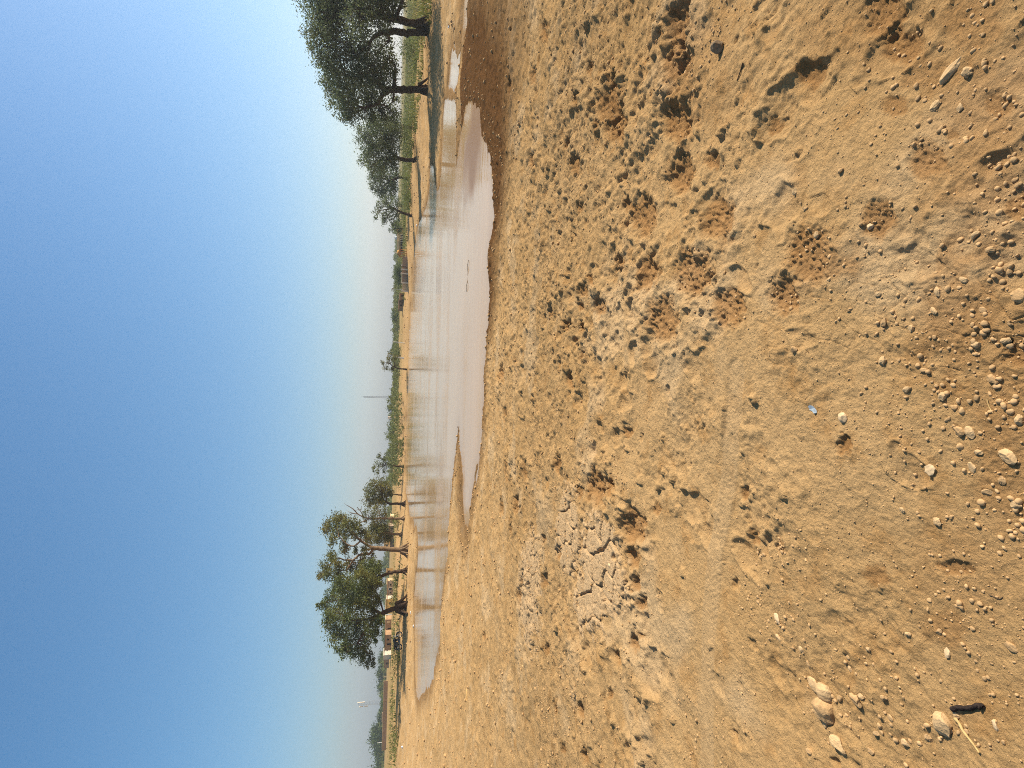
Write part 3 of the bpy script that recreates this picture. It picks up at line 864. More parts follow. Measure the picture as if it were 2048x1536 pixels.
tree('half bare tree with brittle leafless branches sticking out above its crown', (811, 1037),
     [[(812, 1037, 7), (800, 1037, 5), (788, 1037, 5), (773, 1037, 4.5), (752, 1037, 4), (738, 1038, 3)]],
     [(757, 1022, 10), (745, 1030, 10), (765, 1034, 10), (735, 1028, 8), (752, 1044, 9), (770, 1022, 8), (730, 1038, 6), (762, 1046, 7)], 'leaf_warm', 'bark_pale', dens=1.3, roots=4, lsize=3.0, clump=0.42,
     bare=[[(740, 1038, 3), (725, 1033, 2.6), (716, 1028, 2.2), (706, 1018, 1.8), (695, 1011, 1.2)], [(716, 1028, 2), (708, 1027, 1.5), (698, 1024, 1)], [(728, 1035, 2), (722, 1024, 1.5), (714, 1014, 1)], [(738, 1038, 2), (724, 1044, 1.8), (712, 1048, 1.2)]])
tree('compact tree with dense rounded crown and upright trunk at the water edge', (811, 1008),
     [[(812, 1008, 8), (804, 1008, 6), (794, 1007, 5.5), (779, 1007, 5), (765, 1000, 4)]],
     [(762, 962, 10), (748, 970, 12), (738, 982, 11), (758, 980, 13), (772, 975, 11), (745, 994, 12), (762, 994, 13), (732, 998, 8), (775, 990, 10), (750, 1008, 10), (766, 1008, 9), (738, 1010, 7), (780, 982, 6)],
     'leaf_warm', dens=1.6, roots=4, lsize=3.0)
tree('thin curved sapling trunk half hidden under the dense rounded crown', (804, 990), [[(804, 990, 3.5), (798, 990, 3), (792, 989, 2.6), (784, 988, 2)]],
     [(780, 986, 6), (776, 992, 6), (783, 992, 4)], 'leaf', dens=1.0, lsize=2.6)
tree('small lopsided tree on the far left bank beside the grey rubble heap', (808, 934),
     [[(808, 934, 5), (800, 933, 3.6), (792, 932, 3.4), (783, 930, 3), (772, 930, 2.4)]],
     [(766, 915, 8), (757, 912, 6), (775, 922, 8), (782, 928, 7), (752, 930, 8), (763, 930, 8), (758, 941, 7), (770, 942, 6), (748, 938, 5)], 'leaf', dens=1.0, lsize=2.8, roots=3)
tree('lone tree at the middle of the far shore, its crown leaning to the right', (814, 739),
     [[(815, 739, 5), (806, 738, 3.2), (797, 737, 3), (787, 733, 2.6), (778, 726, 2)]],
     [(775, 722, 8), (785, 716, 8), (770, 733, 6), (790, 727, 8), (777, 712, 6), (782, 740, 5), (793, 715, 6), (767, 724, 5), (786, 736, 5)], 'leaf_warm', dens=0.95, lsize=2.6)

def auto_dist(x, y, lo=50.0, hi=430.0):
    g = ground_px(x, y)
    return float(min(hi, max(lo, math.hypot(g[0], g[1]))))

# horizon trees, each its own
def far_tree(label, x, y, w_, h_, dist, leafm='leaf_far', n=7, group=None):
    """crown from x (top) to x+h_, centred on y, w_ wide, all in picture pixels"""
    lob = []
    for k in range(n):
        u = RS.uniform(-0.5, 0.5); v = RS.uniform(0.15, 0.85)
        rmx = 0.36 * min(w_, h_ * 1.4)
        lob.append((x + rmx * 0.8 + v * (h_ - rmx * 1.4) + (abs(u) * 0.5 * h_), y + u * (w_ - rmx), rmx * RS.uniform(0.7, 1.1)))
    b = x + h_
    dist = auto_dist(b, y, 60, 420)
    return tree(label, (b + 1.0, y), [[(b + 3, y, max(1.2, w_ * 0.07)), (b - 1, y, max(1, w_ * 0.06)), (b - h_ * 0.5, y + 0.5, max(0.8, w_ * 0.05))]], lob, leafm,
                dens=1.7, lsize=2.6, dist=dist, group=group, clump=0.4, twigs=False, depth=0.8)

far_tree('round dense dark tree alone above the mud walls of the far shore', 777, 633, 24, 22, 190)
far_tree('squat dark tree just left of the round dense tree, with flat top', 785, 656, 19, 12, 200)
far_tree('low dark tree right of the utility pole on the far shore', 787, 676, 16, 10, 210)
far_tree('dark rounded bush tree left of the single utility pole', 783, 693, 14, 12, 200)
far_tree('tall dark tree tucked behind the lone leaning tree', 776, 706, 18, 18, 170)
far_tree('small dark tree left of the lone leaning tree on the far shore', 784, 758, 18, 12, 190)
far_tree('tiny brownish tree right of the thin radio mast', 785, 776, 14, 8, 230, 'leaf_warm')
far_tree('dark dome shaped tree just left of the thin radio mast', 771, 816, 18, 18, 210)
far_tree('small dark tree with white house beside it, left of the dome shaped tree', 775, 834, 12, 10, 220)
far_tree('wide low dark tree above the middle of the green scrub', 775, 862, 24, 14, 200)
far_tree('wide tent shaped green tree behind the middle of the long far wall', 787, 545, 42, 18, 175, 'leaf_far', 14)
far_tree('thin scruffy tree on the brown mound near the pale walled yard', 793, 602, 14, 8, 170)
far_tree('dark trees clump behind the small lopsided tree', 770, 906, 18, 16, 170)
far_tree('dark green tree filling the gap behind the leaning slim trunk', 762, 1128, 26, 16, 200)
far_tree('dark tree low behind the big round tree crown, beside the ochre house', 760, 1182, 30, 16, 190)
far_tree('dark tree showing left under the big round crown', 764, 1280, 24, 12, 200)
far_tree('first dark horizon tree left of the white block house', 757, 1318, 26, 16, 230)
far_tree('tall narrow dark tree on the left horizon, right of the lattice tower', 752, 1342, 20, 20, 230)
far_tree('spreading dark tree right beside the lattice tower', 755, 1371, 22, 16, 240)
far_tree('low green trees at the foot of the lattice tower', 762, 1398, 30, 12, 250)
far_tree('bushy dark tree between the lattice tower and the tallest left tree', 755, 1430, 20, 16, 230)
far_tree('tallest dark tree on the left horizon beside a white pole', 744, 1466, 40, 26, 210, 'leaf_far', 12)
far_tree('wide dark tree at far left behind the pale shed', 750, 1502, 36, 18, 210, 'leaf_far', 10)
far_tree('dark tree cut off at the left end of the horizon', 750, 1535, 30, 18, 220)

# ---------------------------------------------------------------- scrub, shrubs and grass
def scatter_leaf_band(name, label, spans, leafm, count, lsize, cat):
    """far scrub that reads as one green mass; spans: (x_base, height_px, y0, y1, dist)"""
    V = []
    for (xb, hp, ya, yb, dist) in spans:
        dist = auto_dist(xb, 0.5 * (ya + yb))
        n = int(count * (yb - ya) / 100)
        yy = RS.uniform(ya, yb, n)
        cen, sig = [], []
        for q in yy:
            d = ray(xb, q); d = d / np.hypot(d[0], d[1])
            dd = dist * RS.uniform(0.88, 1.25)
            p = CAM + d * dd
            sc = dd / F
            p[2] = z_at(p[0], p[1]) + RS.uniform(0.05, 1.0) ** 1.3 * hp * sc * (0.8 + 0.9 * perlin(np.array([q / 8.0]), np.array([dist / 9.0]), 9)[0])
            cen.append(p); sig.append(1.5 * sc)
        V.append(leaves(np.array(cen), np.array(sig), 12, lsize * dist / F, aspect=0.45))
    o = quads_mesh(name, np.concatenate(V), M[leafm])
    tag(o, label, cat, kind='stuff')
    return o

scatter_leaf_band('scrub', 'low green thorn scrub growing along the far shore', [(798, 11, 570, 720, 150), (798, 12, 690, 800, 150), (798, 19, 785, 905, 150), (796, 15, 880, 970, 150),
    (803, 9, 515, 572, 165), (797, 7, 440, 620, 300), (792, 5, 560, 900, 300), (784, 9, 900, 1060, 300), (777, 8, 1060, 1200, 300), (775, 8, 1200, 1330, 300), (770, 9, 1310, 1560, 300)], 'scrub', 420, 2.9, 'scrub')

def shrub(label, x, y, w_, h_, leafm='leaf_bright', dist=None, n=26, group=None):
    P0 = on_ground(x, y) if dist is None else None
    if P0 is None:
        d = ray(x, y); d = d / np.hypot(d[0], d[1]); P0 = CAM + d * dist; P0[2] = z_at(P0[0], P0[1])
    sc = math.hypot(P0[0], P0[1]) / F * 1.1
    root = empty('shrub', P0)
    tag(root, label, 'shrub', group)
    W, Hh = w_ * sc, h_ * sc
    c = np.stack([RS.uniform(-0.5, 0.5, n) * W, RS.uniform(-0.5, 0.5, n) * W, RS.uniform(0.12, 0.85, n) * Hh], -1)
    c[:, 2] *= 1 - 0.6 * np.abs(c[:, 0] / W)
    tb = MB()
    for q in c[::2]:
        tb.tube(smooth_path([(q[0] * 0.15, q[1] * 0.15, -0.05), q * np.array([0.5, 0.5, 0.6]), q], 5), np.linspace(0.02, 0.006, 5), 4, cap=False)
    tb.build('stem', M['bark'], root)
    quads_mesh('foliage', leaves(c, np.full(n, 0.16 * W), 34, 3.0 * sc, droop=-0.2, aspect=0.25), M[leafm], root)
    return root

shrub('feathery green shrub between the two stemmed tree and the straight trunked tree', 835, 105, 34, 32, n=34)
shrub('tall bright green bush left of the straight trunked tree', 832, 255, 44, 36, n=46)
shrub('bright green bush under the third dark tree, beside its trunk', 831, 292, 34, 30, n=36)
shrub('small green bush behind the slender trunked dark tree', 824, 372, 40, 18, n=26)
shrub('low green bush right of the smallest dark tree', 822, 398, 28, 12, n=20)
shrub('dry green bush beside the trunk of the big round tree', 795, 1200, 26, 12, 'leaf_warm', n=24)
shrub('low weedy green bush behind the leaning slim trunk', 797, 1160, 22, 8, 'scrub', n=18)
shrub('weedy green bush behind the short yellow green tree', 797, 1045, 26, 10, 'scrub', n=18)
shrub('dry olive bush left of the parked motorcycle', 799, 1318, 40, 9, 'scrub', n=30)
shrub('small olive bush near the far left edge of the bank', 795, 1490, 34, 6, 'scrub', n=22)
shrub('tiny dark bush at the foot of the pale walled yard', 814.5, 576, 6, 5, 'leaf_far', n=10)

def grass_blades():
    V = []
    n = 42000
    pts = []
    while len(pts) < n:
        a_ = RS.uniform(math.radians(9), math.radians(62), n); r_ = 34 + 190 * RS.uniform(0, 1, n) ** 1.7
        x = r_ * np.sin(a_); y = r_ * np.cos(a_)
        ok = (sdist(x, y) > 11) & (perlin(x / 7, y / 5, 131) + 0.6 * perlin(x / 1.5, y / 1.5, 132) > 0.08)
        pts += list(zip(x[ok], y[ok]))
    # weeds on the left bank
    m = 9000
    a_ = RS.uniform(math.radians(-40), math.radians(-8), m); r_ = RS.uniform(52, 130, m)
    x = r_ * np.sin(a_); y = r_ * np.cos(a_)
    ok = (sdist(x, y) > 7) & (perlin(x / 6, y / 9, 133) + 0.5 * perlin(x / 1.5, y / 1.5, 134) > 0.32)
    pts = pts[:n] + list(zip(x[ok], y[ok]))
    P = np.array([(x, y, z_at(x, y)) for x, y in pts])
    n = len(P)
    h = RS.uniform(0.15, 0.5, n)[:, None] * (0.7 + 0.6 * (np.hypot(P[:, 0], P[:, 1]) / 120))[:, None]
    a_ = RS.uniform(0, 6.28, n)
    d = np.stack([np.cos(a_), np.sin(a_), np.zeros(n)], -1)
    lean = np.stack([RS.normal(size=n) * 0.4, RS.normal(size=n) * 0.4, np.ones(n)], -1)
    wd = 0.05 * (0.6 + np.hypot(P[:, 0], P[:, 1]) / 90)[:, None]
    V = np.empty((n, 3, 3))
    V[:, 0] = P - d * wd; V[:, 1] = P + d * wd; V[:, 2] = P + lean * h
    o = quads_mesh('grass', V.reshape(-1, 3), M['grass'], per=3)
    tag(o, 'thin green and straw coloured grass on the far banks', 'grass', kind='stuff')
grass_blades()

# ---------------------------------------------------------------- buildings beyond the pond
def place(x, y, dist):
    dist = auto_dist(x, y)
    d = ray(x, y); d = d / np.hypot(d[0], d[1])
    P = CAM + d * dist
    P[2] = z_at(P[0], P[1])
    az_ = math.atan2(P[0], P[1])
    return P, az_

def pxz(x, y, dist):
    """height above z=0 at which the view through a pixel passes a given distance"""
    d = ray(x, y); d = d / np.hypot(d[0], d[1])
    return CAM[2] + d[2] * dist

def house(label, xt, xb, ya, yb, dist, wall, depth=4.0, rot=0.0, openings=(), roof=None, name='house', cat='house', parapet=0.12, group=None, roofm=None):
    """front wall spans picture rows ya..yb (right to left) from xt (top) to xb (foot)"""
    ym = 0.5 * (ya + yb)
    dist = auto_dist(xb, ym)
    P, az_ = place(xb, ym, dist)
    W = (yb - ya) / F * dist * 1.02 * math.cos(az_) ** -1 * math.cos(az_)
    Hh = pxz(xt, ym, dist) - P[2]
    root = empty(name, P, -az_ * 0.35 + rot)
    tag(root, label, cat, group)
    MB().box(-W / 2, W / 2, 0, depth, -0.3, Hh).build('wall', M[wall], root)
    t = parapet
    MB().box(-W / 2 - t, W / 2 + t, -t, depth + t, Hh + 0.003, Hh + 0.14).build('roof', M[roofm or wall], root)
    for (kind, u, w_, z0, z1, mt) in openings:
        fr = MB().box((u - w_ / 2) * W - 0.06, (u + w_ / 2) * W + 0.06, -0.05, -0.003, z0 * Hh - (0.05 if kind != 'door' else 0), z1 * Hh + 0.06)
        f = fr.build(kind, M['white'] if mt == 'framed' else M[wall], root)
        MB().box((u - w_ / 2) * W, (u + w_ / 2) * W, -0.09, -0.052, z0 * Hh, z1 * Hh).build('pane' if kind == 'window' else 'doorway_panel', M['hole' if mt in ('hole', 'framed') else mt], f)  # hole panels are flat near-black sheets for the unlit inside
    return root

def kiosk(label, xt, xd, xe, xb, y, w_, dist):
    """domed pavilion: finial top, dome top, eave and foot in picture columns"""
    dist = auto_dist(xb, y)
    P, az_ = place(xb, y, dist)
    Rr = w_ / F * dist * 0.5
    root = empty('domed_kiosk', P, -az_ + 0.35)
    tag(root, label, 'pavilion')
    zt, zd, ze = (pxz(q, y, dist) - P[2] for q in (xt, xd, xe))
    zb = 0.12
    MB().box(-Rr * 1.1, Rr * 1.1, -Rr * 1.1, Rr * 1.1, -0.3, zb).build('plinth', M['sandst'], root)
    for sx in (-1, -0.33, 0.33, 1):
        for sy in (-1, 1):
            r_ = Rr * 0.10
            MB().lathe([(r_ * 1.5, zb + 0.002), (r_ * 1.5, zb + 0.1), (r_, zb + 0.16), (r_, ze - 0.12), (r_ * 1.5, ze - 0.003)], sx * Rr * 0.85, sy * Rr * 0.85, 8).build('pillar', M['sandst'], root)
    MB().box(-Rr * 1.15, Rr * 1.15, -Rr * 1.15, Rr * 1.15, ze, ze + 0.10).build('eave', M['redst'], root)
    MB().box(-Rr * 0.95, Rr * 0.95, -Rr * 0.95, Rr * 0.95, ze + 0.103, ze + 0.32).build('frieze', M['sandst'], root)
    hd = zd - ze - 0.325
    prof = [(Rr * 0.9 * math.cos(t) ** 0.8 * (1 if t < 1.5 else 0.02), ze + 0.325 + hd * math.sin(t)) for t in np.linspace(0, 1.54, 9)]
    MB().lathe(prof, 0, 0, 18).build('dome', M['sandst'], root, smooth=True)
    MB().lathe([(0.06, zd), (0.09, zd + 0.12 * (zt - zd)), (0.03, zd + 0.3 * (zt - zd)), (0.05, zd + 0.5 * (zt - zd)), (0.012, zt)], 0, 0, 8).build('finial', M['polepaint'], root)
    return root

kiosk('yellow sandstone domed kiosk with spike finial at the left end of the flat roofed building', 787, 793.5, 801, 814, 507, 12, 104)
kiosk('smaller domed kiosk partly hidden by the yellow green tree', 789, 793, 800, 808, 463, 9, 112)
b1 = house('long flat roofed cream building with shaded veranda, between two domed kiosks', 799, 808.5, 469, 503, 122, 'cream', 5.0, 0.0,
           [('door', -0.33, 0.2, 0.02, 0.75, 'hole'), ('window', 0.0, 0.1, 0.25, 0.8, 'framed'), ('window', -0.12, 0.08, 0.2, 0.8, 'hole'), ('door', -0.46, 0.05, 0.0, 0.8, 'hole'), ('door', 0.15, 0.14, 0.02, 0.8, 'hole'), ('window', 0.36, 0.1, 0.2, 0.75, 'hole')], parapet=0.25, roofm='cream')
D1 = auto_dist(808.5, 486)
Wb = (503 - 469) / F * D1
Hb = pxz(799, 486, D1) - b1.location[2]
MB().box(-Wb / 2, Wb / 2, 0.0, 0.2, Hb + 0.145, Hb + 0.62).build('parapet', M['cream'], b1)
for k in range(5):
    MB().box(Wb * (0.05 + 0.09 * k) - 0.07, Wb * (0.05 + 0.09 * k) + 0.07, -0.9, -0.76, -0.2, Hb - 0.01).build('pillar', M['white'], b1)
MB().box(Wb * 0.02, Wb * 0.46, -1.0, -0.26, Hb + 0.005, Hb + 0.12).build('porch_roof', M['cream'], b1)
P, a_ = place(808, 477, 124)
zr = b1.location[2] + Hb + 0.145
t = empty('water_tank', (P[0], P[1], zr), -a_)
tag(t, 'grey water tank standing on the flat roof of the cream building', 'water tank')
tk = MB().lathe([(0.42, 0), (0.46, 0.08), (0.46, 0.75), (0.38, 0.92), (0.15, 0.98)], 0, 0, 14).build('tank_body', M['tank'], t, smooth=True)
MB().lathe([(0.16, 0.983), (0.16, 1.05), (0.1, 1.07)], 0, 0, 10).build('lid', M['black'], t)

def pole(label, xt, xb, yt, yb, dist, wpx=1.3, mat='polepaint', arm=False, group=None, name='utility_pole', cat='pole'):
    dist = auto_dist(xb, yb)
    P, az_ = place(xb, yb, dist)
    d = ray(xt, yt); n = np.array([P[0], P[1], 0]) / math.hypot(P[0], P[1])
    T = CAM + d * (math.hypot(P[0], P[1]) / (d @ n))
    root = empty(name, P)
    tag(root, label, cat, group)
    r_ = wpx * dist / F * 0.5
    MB().tube([(0, 0, -0.3), (T - P) * 0.5, T - P], [r_ * 1.2, r_, r_ * 0.8], 8).build('shaft', M[mat], root)
    if arm:
        q = (T - P) * 0.94
        MB().box(q[0] - 6 * r_, q[0] + 6 * r_, q[1] - r_ * 1.9, q[1] - r_ * 0.99, q[2] - r_ * 0.5, q[2] + r_ * 0.5).build('cross_arm', M['metal'], root)
    return root

pole('single pale pole leaning on the far shore, right of the lone tree', 784, 808, 683, 686.5, 95, arm=True)
pole('taller of the two pale poles beside the lone tree', 783, 807, 713, 715.5, 97)
pole('shorter of the two pale poles beside the lone tree', 796, 807, 715.5, 717, 96)
pole('thin pale pole standing before the green scrub', 781, 796, 886, 887, 135, 1.0)
pole('pale pole behind the trunk of the big round tree', 764, 785, 1230, 1228.5, 130, 1.0)
pole('white pole before the tallest dark tree of the left horizon', 754, 771, 1486, 1484, 150, 0.8)
pole('thin aerial pole on the roof of the cream building', 789.5, 808, 492, 492, 125, 0.7, 'metal', name='aerial_pole', cat='aerial')
lp = pole('lamp pole with grey head above the pale walled yard', 788, 808, 578, 579.5, 130, 0.9, 'metal', name='lamp_pole', cat='lamp pole')
q = pxz(787, 578, auto_dist(808, 579.5)) - lp.location[2]
MB().lathe([(0.03, q), (0.2, q + 0.12), (0.22, q + 0.3), (0.05, q + 0.5)], 0.1, 0, 10).build('lamp_head', M['metal'], lp)

def low_wall(label, xt, xb, ya, yb, dist, wall, cat='wall', thick=0.35, cope=None, posts=0):
    ym = 0.5 * (ya + yb)
    dist = auto_dist(xb, ym)
    P, az_ = place(xb, ym, dist)
    W = (yb - ya) / F * dist * 1.02
    Hh = max(0.4, pxz(xt, ym, dist) - P[2])
    root = empty('boundary_wall', P, -az_ * 0.35)
    tag(root, label, cat)
    MB().box(-W / 2, W / 2, 0, thick, -0.3, Hh).build('wall', M[wall], root)
    if cope: MB().box(-W / 2 - 0.03, W / 2 + 0.03, -0.06, thick + 0.06, Hh + 0.003, Hh + 0.14).build('coping', M[cope], root)
    for k in range(posts):
        u = -W / 2 + W * k / max(1, posts - 1)
        MB().box(u - 0.14, u + 0.14, -0.1, -0.004, -0.25, Hh + 0.25).build('post', M['white'], root)
    return root

low_wall('brown stone wall left of the yellow domed kiosk', 805, 815, 514, 532, 108, 'greyw')
low_wall('brick wall section with pale edges, middle of the long far wall', 804, 815, 532, 547, 108, 'brownw', posts=3)
low_wall('dark grey wall panel framed in white, left end of the long far wall', 804.5, 815, 547, 565.5, 108, 'greyw', cope='white', posts=2)
low_wall('pale yellow plastered yard wall with white corner posts', 804.5, 815, 566.5, 582, 108, 'cream', posts=2)
house('ruined brown mud house on the far shore with broken low roof', 800, 808, 587, 600, 140, 'brownw', 4.0, 0.0, [('door', 0.1, 0.2, 0, 0.7, 'hole')])
house('low reddish brown mud hut beside the scruffy tree', 798, 807, 600, 616, 150, 'brownw', 4.0, 0.1, [('window', -0.2, 0.15, 0.3, 0.7, 'hole')])
house('tiny white house seen among the trees left of the mast', 776, 781, 833, 838, 420, 'white', 4.0, 0.0, [('door', 0.1, 0.25, 0, 0.6, 'hole')])
house('tiny white box house above the green scrub, upper one of two', 784, 788, 898, 902, 330, 'white', 3.0, 0.0, [('door', 0.1, 0.25, 0, 0.6, 'hole')])
house('tiny white box house above the green scrub, nearer the lopsided tree', 782, 786, 906, 910, 330, 'white', 3.0, 0.0, [('door', 0.1, 0.25, 0, 0.6, 'hole')])
house('small cream house left of the dense rounded tree', 785, 789, 950, 956, 200, 'cream', 3.0, 0.2, [('door', 0.1, 0.25, 0, 0.6, 'hole')])
house('small cream house with open doorway behind the half bare tree', 781, 790, 1034, 1053, 150, 'cream', 4.0, 0.0, [('door', 0.05, 0.34, 0.05, 0.8, 'brownw'), ('window', -0.36, 0.1, 0.3, 0.7, 'hole')])
house('long grey brown house with one dark window behind the short tree', 778, 790, 1053, 1076, 150, 'greyw', 4.0, 0.0, [('window', 0.3, 0.08, 0.3, 0.6, 'hole'), ('door', -0.3, 0.1, 0, 0.7, 'hole')])
house('yellow ochre house glowing behind the pale trunk', 768, 781, 1074, 1096, 170, 'yellow', 5.0, 0.3, [('window', 0.2, 0.12, 0.4, 0.75, 'hole'), ('window', -0.2, 0.12, 0.4, 0.75, 'hole')], roofm='cream')
low_wall('grey boundary wall in front of the yellow ochre house', 781, 789, 1076, 1100, 150, 'greyw', cope='brownw')
house('small yellow tower room behind the leaning slim trunk', 773, 786, 1137, 1147, 165, 'yellow', 3.0, 0.3, [('window', 0.0, 0.25, 0.45, 0.75, 'hole')], roofm='cream')
house('long house with four windows, its shaded front coloured brown, behind the leaning slim trunk', 775, 787, 1164, 1192, 135, 'greyw', 4.5, 0.25,  # shade on the front is put into the brown wall colour
      [('window', 0.28, 0.07, 0.4, 0.65, 'hole'), ('window', 0.02, 0.12, 0.3, 0.8, 'framed'), ('window', -0.2, 0.07, 0.35, 0.65, 'hole'), ('door', -0.38, 0.08, 0.0, 0.6, 'hole')], roofm='brownw')
house('sunlit end wall of the long brown house, coloured cream, as a separate block', 774.5, 787, 1156, 1167, 130, 'cream', 2.6, 0.75, [('window', 0.1, 0.12, 0.35, 0.5, 'hole'), ('window', -0.25, 0.12, 0.35, 0.5, 'hole')])  # same building's sunlit end, its brightness put into a cream wall colour
house('bright white cube house between the brown house and orange house', 774, 787, 1191, 1200, 128, 'white', 2.4, 0.7, [('door', -0.1, 0.25, 0.25, 0.5, 'hole')])
house('orange house with cream parapet behind the big leaning trunk', 772, 787, 1200, 1222, 132, 'yellow', 5.0, 0.3, [('window', 0.2, 0.12, 0.4, 0.6, 'hole'), ('window', -0.3, 0.1, 0.3, 0.5, 'hole')], roofm='cream')
house('cream gate house left of the big leaning trunk', 772, 783, 1233, 1241, 140, 'cream', 2.2, 0.6, [('window', 0.0, 0.2, 0.45, 0.65, 'hole')])
house('olive walled house with cream parapet under the big round crown', 771, 783, 1241, 1262, 142, 'brownw', 4.0, 0.0, [('window', 0.3, 0.14, 0.3, 0.8, 'cream'), ('door', -0.2, 0.08, 0, 0.6, 'hole')], roofm='cream')
house('small cream house right of the dark brown house and motorcycle', 771.5, 783, 1262, 1272, 140, 'cream', 2.4, 0.6, [('window', 0.1, 0.2, 0.4, 0.65, 'hole')])
house('dark brown shaded house behind the motorcycle', 770.5, 783, 1272, 1297, 138, 'brownw', 4.0, 0.0, [('window', 0.2, 0.1, 0.4, 0.7, 'hole'), ('door', -0.1, 0.1, 0, 0.7, 'hole')])
house('bright white block house at the left edge of the round crown', 768, 782, 1297, 1308, 136, 'white', 2.6, 0.75, [('window', 0.2, 0.14, 0.45, 0.65, 'hole')])
house('grey brown house left of the white block house', 769, 779, 1308, 1332, 160, 'greyw', 4.0, 0.0, [('door', 0.2, 0.12, 0, 0.6, 'hole'), ('window', -0.2, 0.1, 0.3, 0.6, 'hole')])
house('small cream hut on the left horizon near the white block house', 768, 773, 1348, 1353, 220, 'cream', 3.0, 0.5, [('door', 0.1, 0.25, 0, 0.6, 'hole')])
house('grey house with white trim between tower and tallest tree', 764, 772, 1428, 1440, 200, 'greyw', 4.0, 0.3, [('window', 0.2, 0.14, 0.3, 0.7, 'framed'), ('door', -0.2, 0.12, 0, 0.6, 'hole')])
house('long pale roofed shed at the far left among dark trees', 761.5, 766, 1487, 1510, 240, 'cream', 4.0, 0.3, [('door', 0.1, 0.12, 0, 0.6, 'hole')])
low_wall('long brown boundary wall on the left horizon', 766, 774, 1380, 1480, 190, 'brownw', cope='cream')

# radio towers
def lattice(label, xt, xb, yt, yb, wt_, wb_, dist, name='lattice_tower', cat='tower', antennas=True, bay=10):
    P, az_ = place(xb, yb, dist)
    d = ray(xt, yt); n = np.array([P[0], P[1], 0]) / math.hypot(P[0], P[1])
    T = CAM + d * (math.hypot(P[0], P[1]) / (d @ n)) - P
    root = empty(name, P)
    tag(root, label, cat)
    s = dist / F
    rt, rb = wt_ * s / 2, wb_ * s / 2
    th_ = 0.2 * s
    def corner(k, f):
        a = math.pi / 4 + k * math.pi / 2 + 0.3
        r_ = (rb * (1 - f) + rt * f) * 1.2
        return T * f + np.array([r_ * math.cos(a), r_ * math.sin(a), 0])
    for k in range(4):
        MB().tube([corner(k, f) for f in np.linspace(0, 1, 6)], th_ * 0.7, 5).build('leg', M['metal'], root)
    br = MB()
    for i in range(bay):
        f0, f1 = i / bay, (i + 1) / bay
        for k in range(4):
            br.tube([corner(k, f0), corner((k + 1) % 4, f1)], th_ * 0.38, 4)
            br.tube([corner(k, f1), corner((k + 1) % 4, f1)], th_ * 0.38, 4)
    br.build('bracing', M['metal'], root)
    if antennas:
        for f, sx in ((0.97, 1), (0.9, -1), (0.84, 1), (0.72, -1)):
            p = T * f + np.array([sx * rt * 2.0, -rt * 1.2, 0])
            MB().lathe([(0.15 * s, p[2] - 2.6 * s), (0.75 * s, p[2] - 2.4 * s), (0.75 * s, p[2] + 2.4 * s), (0.15 * s, p[2] + 2.6 * s)], p[0], p[1], 8).build('panel_antenna', M['white'], root)
    MB().tube([T, T + np.array([0, 0, 4 * s])], th_ * 0.5, 5).build('lightning_rod', M['metal'], root)
    return root
lattice('grey lattice phone tower with white antennas on the left horizon', 717, 772, 1408, 1403, 3.0, 7.0, 420)
lattice('thin grey radio mast rising from the centre of the far treeline', 727, 790, 793.5, 794.5, 1.6, 3.4, 410, name='radio_mast', cat='mast', antennas=False, bay=14)

